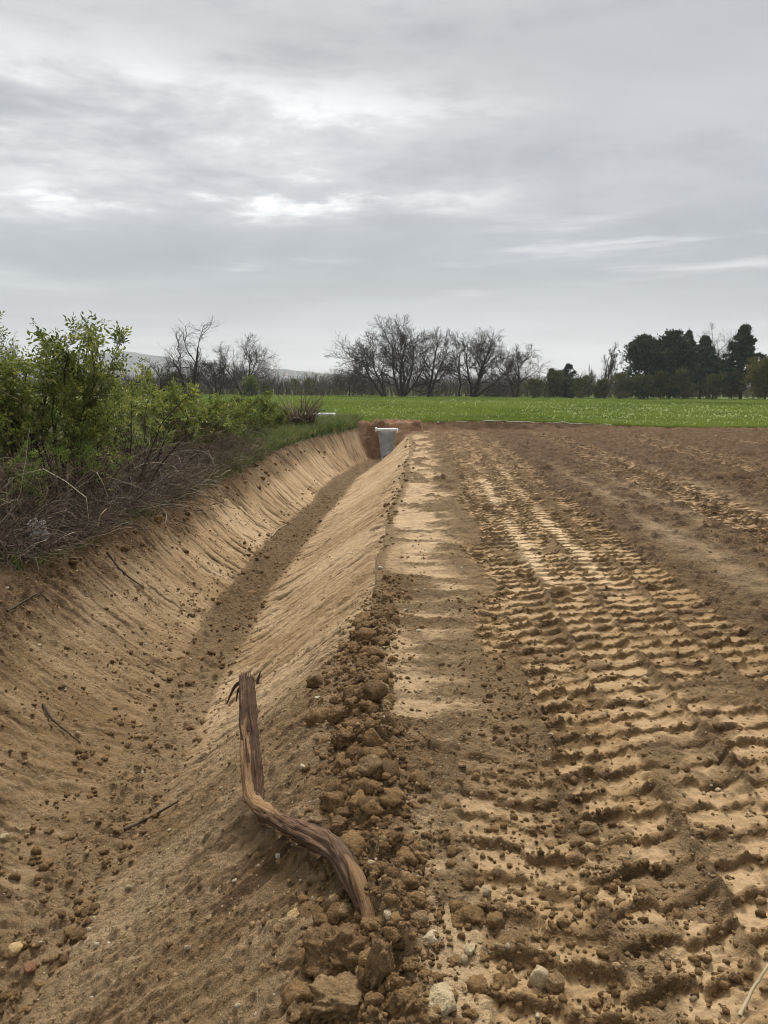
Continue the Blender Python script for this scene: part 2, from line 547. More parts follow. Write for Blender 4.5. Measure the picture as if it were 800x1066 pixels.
def terrain(X, Y, full=True):
    X = np.asarray(X, dtype=np.float64)
    Y = np.asarray(Y, dtype=np.float64)
    X, Y = np.broadcast_arrays(X, Y)
    xr, xbr, xbl, xl, zl = lines(Y)
    # broad shape
    zr_flat = 0.02 * pn(X * 0.4, Y * 0.25, 11) + 0.015 * pn(X * 1.3, Y * 0.6, 12)
    tr = np.clip((X - xbr) / (xr - xbr), 0, 1)
    tl = np.clip((xbl - X) / (xbl - xl), 0, 1)
    z = np.where(X > xr, zr_flat, np.where(X > xbr, ZB + (zr_flat - ZB) * tr,
                 np.where(X > xbl, ZB, np.where(X > xl, ZB + (zl - ZB) * tl ** 1.08, zl + 0.10 * sm(0, 1.2, xl - X)))))
    # softened rims and bottom corners
    z = z - (0.02 + .03 * sm(7, 5, Y)) * bump(X, xr, 0.05 + .05 * sm(7, 5, Y)) - 0.05 * bump(X, xl, 0.13) + 0.07 * bump(X, xbr, 0.22) + 0.09 * bump(X, xbl, 0.24)
    end = ZB + (Y - 27.7) * 1.15 + 0.06 * pn(X * 1.5, Y * 1.2, 13)
    zend = np.minimum(end, 0.34)
    inside = (X > xl) & (X < xr + .4)
    z = np.where(inside, np.maximum(z, zend), z)
    # field beyond the cut edge
    fe = field_edge(X)
    hb = 0.35 - 0.27 * sm(3, 11, X)
    hb = hb + (0.35 - hb) * sm(6, 40, Y - fe)
    zf = hb + 0.03 * pn(X * 0.25, Y * 0.25, 14) + 0.05 * pn(X * 0.06, Y * 0.06, 15)
    zf = zf - 0.007 * np.clip(X, -60, 60) * sm(40, 120, Y)
    up = sm(-0.55, 0.12, Y - fe)
    left = X < xl
    up = np.where(left, sm(27.0, 30.5, Y), up)
    z = z * (1 - up) + np.maximum(zf, np.where(left, z, -9)) * up
    if not full:
        return z
    fld = sm(-0.05, 0.12, Y - fe)
    # masks
    flat = sm(0.0, 0.12, X - xr) * (1 - fld) * (1 - sm(-0.7, -0.3, Y - fe))
    inr = ((X <= xr) & (X > xbr)).astype(F32)
    inl = ((X <= xbl) & (X > xl)).astype(F32)
    bot = sm(xbl - 0.10, xbl + 0.10, X) * sm(xbr + 0.16, xbr - 0.08, X)
    lb = sm(-0.15, 0.05, xl - X)
    endw = np.where(inside, sm(27.6, 28.0, Y), 0)
    n_lo = pn(X * 0.9, Y * 0.7, 21)
    n_md = fbm(X * 4.0, Y * 4.0, 22, 3)
    n_hi = fbm(X * 17, Y * 17, 25, 3, 0.6)
    wd, wv = worley(X * 13 + 0.3 * n_md, Y * 13, 31)
    wd2, wv2 = worley(X * 31, Y * 31, 32)
    n_f = fbm(X * 48, Y * 48, 28, 2, 0.6)
    n_r = fbm(X * 24 + n_md, Y * 24, 29, 3, 0.6, True)
    n_big = fbm(X * 1.9, Y * 1.9, 36, 3, .6)
    lump_s = np.sqrt(np.maximum(0, 0.34 - wd ** 2)) * (wv ** 1.5)
    lump_f = np.sqrt(np.maximum(0, 0.34 - wd2 ** 2)) * (wv2 ** 1.5)
    crumb = np.ones_like(X) * 0.8
    pale = np.zeros_like(X) + 0.18 + 0.22 * n_lo
    dark = np.zeros_like(X) + 0.25 + 0.15 * n_md
    red = np.zeros_like(X)
    dz = np.zeros_like(X)
    # ---- scraped slopes: streaks run straight down the slope
    # (the streak coordinate is the distance along the ditch, warped a little down the slope)
    for side, msk, t in ((0, inr, tr), (1, inl, tl)):
        if side == 0:
            far_s = sm(3.2, 5.8, Y)
            r1, r2, r3 = blocks(Y + .10 * (1 - t) + .04 * pn(X * 2, Y * 1.1, 38), 0)
            v = Y + (0.14 + .5 * (r1 - .5)) * (1 - t) + 0.05 * pn(X * 1.1, Y * 1.1, 41) + 7 * r2
        else:
            far_s = 0.15 + 0.85 * sm(6.5, 11.5, Y)
            r1, r2, r3 = blocks(Y - .10 * (1 - t) + .04 * pn(X * 2, Y * 1.1, 39), 1)
            v = Y + (-0.12 + .5 * (r1 - .5)) * (1 - t) + 0.05 * pn(X * 1.1, Y * 1.1, 42) + 7 * r2
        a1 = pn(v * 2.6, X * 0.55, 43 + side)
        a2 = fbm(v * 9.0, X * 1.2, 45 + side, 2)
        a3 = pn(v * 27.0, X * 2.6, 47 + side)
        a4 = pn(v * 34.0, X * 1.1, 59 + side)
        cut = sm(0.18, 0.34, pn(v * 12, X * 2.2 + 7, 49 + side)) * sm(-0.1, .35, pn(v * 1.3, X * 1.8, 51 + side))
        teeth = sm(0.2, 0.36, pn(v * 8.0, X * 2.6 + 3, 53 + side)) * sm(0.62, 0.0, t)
        rgh = 0.018 * n_md + 0.017 * n_hi + 0.03 * lump_s + 0.022 * lump_f + 0.010 * n_f + .006 * n_r
        brk = 0.35 + 0.65 * sm(-.3, .35, pn(X * 1.3 + 5, Y * .8, 57 + side))
        d = far_s * brk * (0.018 * a1 + 0.018 * a2 + 0.011 * a3 - 0.045 * cut - (0.06 * teeth if side else 0.04 * teeth)) + rgh * (1.1 - 0.4 * far_s * brk)
        d = d + (0.035 * (r2 - .5) + .02 * (r1 - .5) * (t - .5)) * (.35 + .65 * far_s)
        if side == 0:
            # diagonal long cracks near the camera
            d = d + (1 - far_s) * (0.008 * a2 + 0.014 * a1 - 0.022 * cut * sm(0, .4, n_lo))
        dz = dz + msk * d * sm(0, 0.15, t) * np.where(side == 0, sm(1.0, 0.9, t) * .8 + .2, 1)
        pl = 0.46 + 0.4 * a2 + 0.2 * a1 + .25 * a3 + .3 * far_s * a4 + .35 * n_lo + .2 * n_big + .15 * far_s + .35 * (r3 - .5) - 0.12 * (1 - far_s) + 0.12 * n_md
        dk = 0.05 + 0.25 * np.clip(-n_big, 0, 1) + 0.7 * cut + 0.85 * teeth * far_s - 0.35 * a3 - .2 * a2 + .3 * far_s * np.clip(-a4, 0, 1) + (1 - far_s) * (0.10 + .5 * np.clip(n_md, 0, 1) + .35 * n_hi) + 0.25 * sm(0.75, 1.0, t)  # soil tone, plus crevice shade put into the colour of cuts and tooth marks
        if side == 1:   # top third of the left slope is loose dark topsoil
            tp = sm(0.50, 0.80, t + 0.12 * pn(Y * 0.9, X * 0.7, 55)) * sm(26.5, 23, Y)
            dk = dk + 0.42 * tp
            pl = pl - 0.35 * tp
            dz = dz + msk * tp * (0.03 * n_md + 0.05 * lump_s + 0.025 * n_hi + .01 * n_f)
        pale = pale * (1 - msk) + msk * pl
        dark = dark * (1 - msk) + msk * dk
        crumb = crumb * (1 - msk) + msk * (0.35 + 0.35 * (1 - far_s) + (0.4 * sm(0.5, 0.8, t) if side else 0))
    # undercut ledge in the right slope where the near rough cut meets the far smooth one
    # ---- ditch bottom: rubble
    bz = 0.035 * n_md + 0.07 * lump_s + 0.03 * lump_f + 0.02 * n_hi + .008 * n_f
    dz = dz * (1 - bot) + bz * bot
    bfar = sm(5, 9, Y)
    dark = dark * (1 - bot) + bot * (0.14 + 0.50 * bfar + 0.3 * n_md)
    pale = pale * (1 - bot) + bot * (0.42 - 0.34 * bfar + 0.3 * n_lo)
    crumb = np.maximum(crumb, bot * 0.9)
    # ---- the flat ground
    fz = 0.016 * n_md + 0.016 * n_hi + 0.030 * lump_s + 0.020 * lump_f + 0.008 * n_f + 0.006 * n_r + (0.04 * n_big + 0.09 * np.abs(n_md) + .05 * lump_s) * sm(6, 15, Y + 2.5 * sm(1.8, 2.6, X))
    # crumbled berm on the rim
    rimn = 0.6 + 0.7 * pn(Y * 0.8, 2.2, 61)
    berm = bump(X, xr + 0.13, 0.15) * sm(6.8, 5.0, Y) * sm(0.0, 1.2, Y) * np.clip(rimn, 0, 1.4)
    fz = fz + berm * (0.035 + 0.06 * n_md + 0.12 * lump_s + 0.03 * n_hi + .03 * lump_f)
    # packed pale strip beside the rim with cross marks
    xs = X - xr
    eg = 0.15 * n_md + 0.22 * n_big + 0.16 * pn(Y * 0.9, 0.3, 62) + .06 * n_hi
    strip = sm(0.12, 0.32, xs + 0.05 * n_md) * sm(0.88, 0.60, xs + eg)
    strip = np.maximum(strip, sm(5.2, 8.5, Y + 2 * n_big) * sm(0.02, 0.14, xs) * sm(0.88, 0.58, xs + eg))
    band = 0.8 * pn(Y * 1.1 + 0.5 * n_lo, X * 1.1, 63) + 0.6 * pn(Y * 5.5, X * 1.6, 64) + .5 * n_md + .35 * n_hi - .02 + .3 * sm(6, 8, Y)
    pst = strip * sm(-0.35, 0.35, band)
    fz = fz + (.02 * n_md + .03 * lump_s + .012 * n_hi) * sm(1.9, 2.3, X)
    fz = fz * (1 - 0.5 * pst) - 0.016 * pst + strip * 0.02 * pn(Y * 7, X * 1.4, 65)
    fp = 0.20 + 0.14 * n_lo + (0.50 + .3 * sm(5.5, 8, Y)) * pst + .15 * n_md
    fd = 0.24 + 0.4 * n_md + .15 * n_big + 0.22 * strip * (1 - pst) - 0.2 * pst + 0.18 * np.clip(berm, 0, 1)
    fc = 0.95 - 0.6 * pst
    # machine tracks
    for k, (xc, hw, dr, pitch, skew, ph, amp, y0, y1, pa) in enumerate(TRK):
        cx = xc + dr * Y + (0.035 if k > 1 else .08) * pn(Y * 0.35, k * 3.3, 70 + k)
        u = (X - cx) / hw
        m = sm(1.08, 0.86, np.abs(u) + 0.14 * n_md + .22 * n_big + .08 * n_hi) * sm(y0, y0 + 0.5, Y) * sm(y1, y1 - 3, Y)
        if k == 1:
            m = m * (0.15 + 0.85 * sm(-0.25, 0.25, pn(Y * 0.45 + X * 0.8, X * 2.2, 190) + .5 * n_big + .6 * u))
        m = m * (1 - 0.7 * sm(0.42, 0.62, pn(X * 1.7, Y * 1.1, 180 + k) + .2 * n_md))
        if not np.any(m > 0):
            continue
        jit = 0.06 * pn(X * 6, Y * 3.2, 90 + k) + 0.10 * pn(X * 1.2, Y * 0.8, 110 + k) + .06 * n_md
        usp = u - .3 * pn(Y * 3, k * 1.7, 88)
        half = 0.28 * sm(-0.06, 0.12, usp)      # the two halves of a shoe do not line up exactly
        v = (Y - skew * (X - cx)) / pitch + ph + jit + half
        fr = v - np.floor(v)
        row = np.floor(v)
        rr = (_hash(row + 0 * X, np.full(X.shape, k), 7) & 1023).astype(F32) / 1023
        keep = sm(-0.60, 0.0, pn(X * 3.1 + rr * 3, Y * 2.1, 130 + k) + .25 * n_md) * (0.6 + 0.4 * rr)
        fr = np.clip(fr + 0.06 * n_hi + .025 * n_f, 0, 1)
        rid = (1 - .5 * bump(usp, 0.03, 0.12)) * sm(0.34, 0.47, fr) * sm(0.70 + .08 * n_md, 0.49, fr)
        rid2 = sm(0.30, 0.36, fr) * sm(0.46, 0.40, fr)
        pan = np.maximum(sm(0.66, 0.76, fr), sm(0.36, 0.28, fr))
        worn = sm(0.45, -0.25, pn(X * 0.8, Y * 0.5, 150 + k))      # places driven over again
        h = 0.74 * amp * (.75 + .5 * pn(X * 1.4, Y * 1.4, 160 + k)) * (rid * keep * (1.0 + 0.6 * n_hi + .4 * n_f + .5 * lump_s)) - 0.008 * pan - 0.012 - 0.012 * rid2 * keep
        edge = 0.010 * bump(np.abs(u), 1.0, 0.14) * (1 + 1.2 * n_hi)
        rough = (0.011 * n_hi + 0.018 * lump_f + 0.006 * n_f) * (1 - 0.55 * pan * (.4 + .6 * worn)) + 0.03 * (rid2 + .5 * rid) * lump_s * (1.3 - worn)
        fz = fz * (1 - m) + m * (0.35 * fz + h + rough) + edge * sm(y0, y0 + .5, Y) * sm(y1, y1 - 3, Y)
        crm = sm(0.10, 0.45, n_md + .6 * n_big + .12)
        h = h + crm * (0.030 * lump_s + 0.022 * lump_f + 0.012 * n_hi - .006)
        tp = pa - .26 - .20 * crm + 0.34 * pan * (0.5 + 0.5 * keep) - 0.12 * rid - 0.22 * rid2 + 0.2 * n_lo - 0.32 + 0.15 * worn
        td = 0.04 + .22 * crm + 0.30 * rid2 + 0.16 * rid - 0.2 * pan + 0.5 * n_md * (1 - pan) + 0.15 * (1 - worn) - 0.05
        fp = fp * (1 - m) + m * tp
        fd = fd * (1 - m) + m * td
        fc = fc * (1 - m) + m * (0.08 + 0.5 * rid + .5 * crm)
    # worn pale wheel lines between the passes, further away, and a pale lane at the right
    for xc, w, a, y0 in ((1.00, 0.075, 1.3, 5.0), (1.50, 0.07, 1.2, 5.0), (2.72, 0.26, 0.7, 3.5), (3.36, 0.20, 0.55, 7), (4.55, 0.22, 0.5, 7), (7.4, .3, .35, 10)):
        l = 0.7 * bump(X + 0.08 * n_md + .04 * n_hi, xc + 0.03 * pn(Y * .4, xc, 171), w) * sm(y0, y0 + 2.5, Y) * sm(20, 12, Y) * sm(-0.7, -0.1, pn(X * 1.1, Y * 0.45, 172))
        fp = fp + a * l
        fd = fd - a * 0.6 * l
        fz = fz * (1 - 0.75 * np.clip(l, 0, 1))
        fc = fc * (1 - .4 * l)
    farred = sm(14, 26, Y)
    fd = fd + (0.16 + .5 * np.clip(n_md, -.2, 1) + .2 * n_big) * sm(1.9, 2.2, X + .2 * n_md) + 0.20 * sm(6, 11, Y) * (1 - strip) + .35 * np.abs(n_md) * sm(8, 14, Y) + 0.16 * sm(1.8, 3.0, X) + 0.10 * farred + 0.25 * sm(-.5, .2, X - 2.1) * sm(3.3, 2.7, X) * 0.5
    fp = fp - 0.12 * farred
    dz = dz * (1 - flat) + fz * flat
    pale = pale * (1 - flat) + flat * fp
    dark = dark * (1 - flat) + flat * fd
    crumb = crumb * (1 - flat) + flat * fc
    red = red + flat * 0.16 * sm(9, 26, Y)
    # bank under the field edge and the end wall of the ditch: reddish cut
    cutf = sm(-0.75, -0.5, Y - fe) * (1 - fld) * (X > -3.6)
    red = np.maximum(red, cutf * (0.6 - 0.35 * sm(0, 3, X)) + 0.75 * endw)
    dark = np.maximum(dark, cutf * (0.45 + 0.35 * sm(0, 2, X)) + endw * (0.18 + .5 * n_md))
    dz = dz + (cutf + endw) * (0.06 * n_md + 0.06 * lump_s + .03 * n_hi + .05 * n_big)
    # left bank: dark litter near the hedge, grass farther away
    lz = 0.05 * n_md + 0.03 * lump_s + 0.015 * n_hi
    dz = np.where(X < xl + .05, lz * lb + dz * (1 - lb), dz)
    green = lb * np.clip(0.15 + 0.25 * n_lo + 0.8 * sm(15, 21, Y) + 0.25 * sm(0.4, 1.6, xl - X), 0, 1)
    green = np.maximum(green, fld)
    dark = np.where(lb > 0.5, 0.62 + 0.3 * n_md, dark)
    pale = np.where(lb > 0.5, 0.05, pale)
    dz = dz * (1 - 0.6 * fld)
    return z + dz, pale, dark, green, crumb, red


def ground_z(x, y):
    return terrain(np.atleast_1d(x), np.atleast_1d(y))[0]


def hit(px, py, lift=0.0):
    """where the sight line of a photo pixel meets the built ground"""
    d = ray(px, py)
    d = d / np.linalg.norm(d)
    s = np.arange(1.2, 60, 0.01)
    p = np.array([0, 0, CAM_H])[None] + d[None] * s[:, None]
    g = ground_z(p[:, 0], p[:, 1]) + lift
    k = int(np.argmax(p[:, 2] < g))
    return np.array([p[k, 0], p[k, 1], g[k]])


# ------------------------------------------------------------------ terrain meshes
def fan_rows():
    ys = list(np.arange(-8, 0.8, 0.12))
    y = 0.8
    while y < 33.5:
        ys.append(y)
        d = math.sqrt(y * y + 2.2)
        y += min(0.0024 * d, 0.05)
    ys.append(33.5)
    return np.array(ys)


ys = fan_rows()
d = np.sqrt(ys * ys + 2.2)
d = np.where(ys < 0.8, math.sqrt(.64 + 2.2), d)
u_in = np.concatenate([np.linspace(-1.15, -0.82, 70)[:-1], np.linspace(-0.82, 0.62, 570), np.linspace(0.62, 1.1, 110)[1:]])
k = np.linspace(0, 1, 46)[1:]
X = np.concatenate([(u_in[0] * d)[:, None] - (k ** 1.8)[::-1][None] * (20 + 0.0 * d[:, None]),
                    u_in[None] * d[:, None],
                    (u_in[-1] * d)[:, None] + (k ** 1.8)[None] * (24 + 0.0 * d[:, None])], axis=1)
Y = np.broadcast_to(ys[:, None], X.shape)
z, pale, dark, green, crumb, red = terrain(X, Y)
z[-1] -= 0.05
V = np.stack([X, Y, z], -1).reshape(-1, 3)
ny, nx = X.shape
idx = np.arange(ny * nx).reshape(ny, nx)
Fq = np.stack([idx[:-1, :-1], idx[:-1, 1:], idx[1:, 1:], idx[1:, :-1]], -1).reshape(-1, 4)
one = np.ones_like(pale)
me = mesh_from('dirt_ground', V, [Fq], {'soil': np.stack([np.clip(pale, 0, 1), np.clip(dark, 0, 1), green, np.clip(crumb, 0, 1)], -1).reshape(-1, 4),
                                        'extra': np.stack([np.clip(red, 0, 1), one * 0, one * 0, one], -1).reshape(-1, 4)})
me.materials.append(M['soil'])
o = bpy.data.objects.new('dirt_ground', me)
C.objects.link(o)
tag(o, kind='structure')
print('dirt', V.shape, round(time.time() - T0, 1))

# far ground: green field and the land to the horizon
gy = np.concatenate([np.arange(33.3, 60, 0.6), np.arange(60, 140, 2.0), np.geomspace(140, 3400, 50)])
gx = np.concatenate([-np.geomspace(60, 3400, 30)[::-1], np.arange(-58, 59, 1.5), np.geomspace(60, 3400, 30)])
GX, GY = np.meshgrid(gx, gy)
GZ = terrain(GX, GY, False)
GZ = np.where(GY > 130, GZ * (1 - sm(130, 300, GY)), GZ)
ny, nx = GX.shape
idx = np.arange(ny * nx).reshape(ny, nx)
Fq = np.stack([idx[:-1, :-1], idx[:-1, 1:], idx[1:, 1:], idx[1:, :-1]], -1).reshape(-1, 4)


def field_material():
    t = NT('field_turf')
    P = t.pos()
    n1 = t.noise(0.12, 4, 0.6, P)
    n2 = t.noise(0.7, 6, 0.7, P)
    n3 = t.noise(9, 4, 0.7, P)
    c = t.mix(t.ramp(n2, 0.3, 0.72), (0.075, 0.11, 0.022), (0.155, 0.20, 0.04))
    c = t.mix(t.ramp(n1, 0.42, 0.62), c, (0.16, 0.19, 0.045))
    c = t.mix(t.ramp(n3, 0.52, 0.75), c, (0.05, 0.075, 0.018))
    return t.out(c, 0.9, 0.15, t.math('ADD', n2, n3), 0.8, 0.12)


me = mesh_from('green_field', np.stack([GX, GY, GZ], -1).reshape(-1, 3), [Fq])
me.materials.append(field_material())
o = bpy.data.objects.new('green_field', me)
C.objects.link(o)
tag(o, kind='structure')

# land at the sides of the fine sheet (only seen from other positions)
for side in (-1, 1):
    a = 17.5 if side < 0 else 21
    sx = np.concatenate([np.linspace(a, 60, 24), np.geomspace(62, 3400, 20)]) * side
    sy = np.concatenate([-np.geomspace(60, 3000, 12)[::-1], np.linspace(-50, 33.4, 60)])
    if side > 0:
        sx, sy = sx, sy
    GX, GY = np.meshgrid(np.sort(sx), sy)
    GZ = terrain(GX, GY, False) - 0.06
    ny, nx = GX.shape
    idx = np.arange(ny * nx).reshape(ny, nx)
    Fq = np.stack([idx[:-1, :-1], idx[:-1, 1:], idx[1:, 1:], idx[1:, :-1]], -1).reshape(-1, 4)
    g = np.zeros(GX.shape + (4,), F32)
    g[..., 0], g[..., 1], g[..., 2], g[..., 3] = 0.15, 0.5, 1.0 if side < 0 else 0.0, 0.8
    e = np.zeros(GX.shape + (4,), F32)
    e[..., 0] = 0.2 if side > 0 else 0
    me = mesh_from('side_ground', np.stack([GX, GY, GZ], -1).reshape(-1, 3), [Fq], {'soil': g.reshape(-1, 4), 'extra': e.reshape(-1, 4)})
    me.materials.append(M['soil'])
    o = bpy.data.objects.new('side_ground', me)
    C.objects.link(o)
    tag(o, kind='structure')

# ------------------------------------------------------------------ clods, pebbles
rng = np.random.default_rng(5)
SHAPES = {s: [lump(rng, s, rng.integers(7, 12), 0.26, rng.uniform(0.0, 0.45)) for _ in range(14)] for s in (1, 2)}


def scatter_lumps(name, mat, x, y, size, sub, tone, sink=0.3, flat=(0.6, 1.0)):
    z = ground_z(x, y)
    n = len(x)
    Rm = rot_mats(rng, n)
    pick = rng.integers(0, 14, n)
    mb = MB()
    sc = np.stack([rng.uniform(0.75, 1.25, n), rng.uniform(0.75, 1.25, n), rng.uniform(*flat, n)], -1) * size[:, None]
    for kx in range(14):
        sel = np.where(pick == kx)[0]
        if not len(sel):
            continue
        V, F = SHAPES[sub][kx]
        W = np.einsum('nij,vj->nvi', Rm[sel], V) * sc[sel][:, None, :]
        W = W + np.stack([x[sel], y[sel], z[sel] + size[sel] * (0.8 * sc[sel, 2] / size[sel] - sink * 1.0)], -1)[:, None, :]
        FF = (F[None] + (np.arange(len(sel)) * len(V))[:, None, None]).reshape(-1, 3)
        mb.add(W.reshape(-1, 3), FF, np.repeat(tone[sel], len(V)))
    return mb


def lognorm(n, med, sig, lo, hi):
    return np.clip(np.exp(rng.normal(math.log(med), sig, n)), lo, hi)


big, small, peb = [], [], []


def region(n, fx, fy, med, sig, lo, hi, tone0, tone1):
    y = fy(n)
    x = fx(y, n)
    s = lognorm(n, med, sig, lo, hi)
    t = rng.uniform(tone0, tone1, n)
    return x, y, s, t


def ysamp(a, b, p=1.0):      # more of them near the camera
    return lambda n: a * (b / a) ** (rng.uniform(0, 1, n) ** p)


def xrim(lo, hi, pw=1.0):
    return lambda y, n: lines(y)[0] + lo + (hi - lo) * rng.uniform(0, 1, n) ** pw


# loose lumps along the rim
A = [region(800, lambda y, n: lines(y)[0] + 0.10 + rng.normal(0, 0.085, n), ysamp(1.7, 6.0), 0.013, 0.55, 0.008, 0.05, 0.02, 0.62),
     region(190, lambda y, n: lines(y)[0] + 0.10 + rng.normal(0, 0.08, n), ysamp(2.4, 5.4), 0.034, 0.40, 0.02, 0.075, 0.05, 0.55),
     region(110, lambda y, n: lines(y)[0] + rng.uniform(-0.1, 0.5, n), ysamp(1.7, 2.5), 0.018, 0.5, 0.010, 0.045, 0.05, 0.55),
     region(280, lambda y, n: rng.uniform(lines(y)[2] - .2, lines(y)[1] + .1, n), ysamp(2.5, 26), 0.018, 0.5, 0.01, 0.06, 0.02, 0.6),
     region(300, lambda y, n: lines(y)[3] + rng.normal(0.12, 0.18, n), ysamp(7, 24), 0.022, 0.5, 0.012, 0.06, 0.05, 0.5),
     region(120, lambda y, n: lines(y)[0] + rng.normal(0.02, 0.08, n), ysamp(7.5, 27), 0.024, 0.4, 0.015, 0.05, 0.05, 0.5),
     region(420, lambda y, n: rng.uniform(-0.5, 5.5, n) * (0.25 + y / 10), ysamp(2.6, 26), 0.013, 0.45, 0.008, 0.03, 0.1, 0.85)]
bx = [np.concatenate([a[i] for a in A]) for i in range(4)]
mb = scatter_lumps('soil_clods', M['clod'], bx[0], bx[1], bx[2], 2, bx[3], 0.75)
A = [region(4500, lambda y, n: lines(y)[0] + 0.10 + rng.normal(0, 0.12, n), ysamp(1.6, 6.5), 0.0065, 0.5, 0.003, 0.02, 0.05, 0.75),
     region(3400, lambda y, n: rng.uniform(-0.1, 1.35, n) * (0.35 + y * 0.32), ysamp(1.6, 9, 1.2), 0.0065, 0.5, 0.003, 0.02, 0.1, 0.95),
     region(1300, lambda y, n: 0.50 + rng.normal(0, 0.16, n), ysamp(1.6, 6), 0.008, 0.45, 0.004, 0.02, 0.05, 0.6),
     region(1500, lambda y, n: rng.uniform(lines(y)[2] - .25, lines(y)[1] + .12, n), ysamp(2.4, 20), 0.012, 0.5, 0.005, 0.03, 0.05, 0.7),
     region(1900, lambda y, n: rng.uniform(-3.7, -2.5, n), ysamp(3.5, 14), 0.009, 0.5, 0.004, 0.022, 0.05, 0.8),
     region(900, lambda y, n: rng.uniform(-1.9, -0.4, n), ysamp(2.0, 6), 0.006, 0.5, 0.003, 0.016, 0.1, 0.9)]
bx = [np.concatenate([a[i] for a in A]) for i in range(4)]
mb2 = scatter_lumps('soil_clods', M['clod'], bx[0], bx[1], bx[2], 1, bx[3], 0.5)
off = mb.n
mb.V += mb2.V
mb.K += mb2.K
mb.F += [f + off for f in mb2.F]
mb.n += mb2.n
o = mb.build('soil_clods', M['clod'])
tag(o, 'loose crumbs and clods of brown soil strewn along the ditch rim and tracks', 'soil clods', kind='stuff')

A = [region(170, lambda y, n: lines(y)[0] + rng.normal(0.25, 0.3, n), ysamp(1.7, 9), 0.0065, 0.5, 0.003, 0.016, 0.2, 1.0),
     region(150, lambda y, n: rng.uniform(0.0, 1.3, n) * (0.35 + y * 0.32), ysamp(1.7, 12), 0.006, 0.5, 0.003, 0.016, 0.1, 1.0),
     region(420, lambda y, n: rng.uniform(-3.7, -0.4, n), ysamp(2.4, 14), 0.008, 0.5, 0.003, 0.02, 0.1, 1.0)]
bx = [np.concatenate([a[i] for a in A]) for i in range(4)]
mb = scatter_lumps('pebbles', M['pebble'], bx[0], bx[1], bx[2], 1, bx[3], 0.3)
o = mb.build('pebbles', M['pebble'])
tag(o, 'small pale pebbles and grit sprinkled over the bare soil', 'pebbles', kind='stuff')
print('clods', round(time.time() - T0, 1))

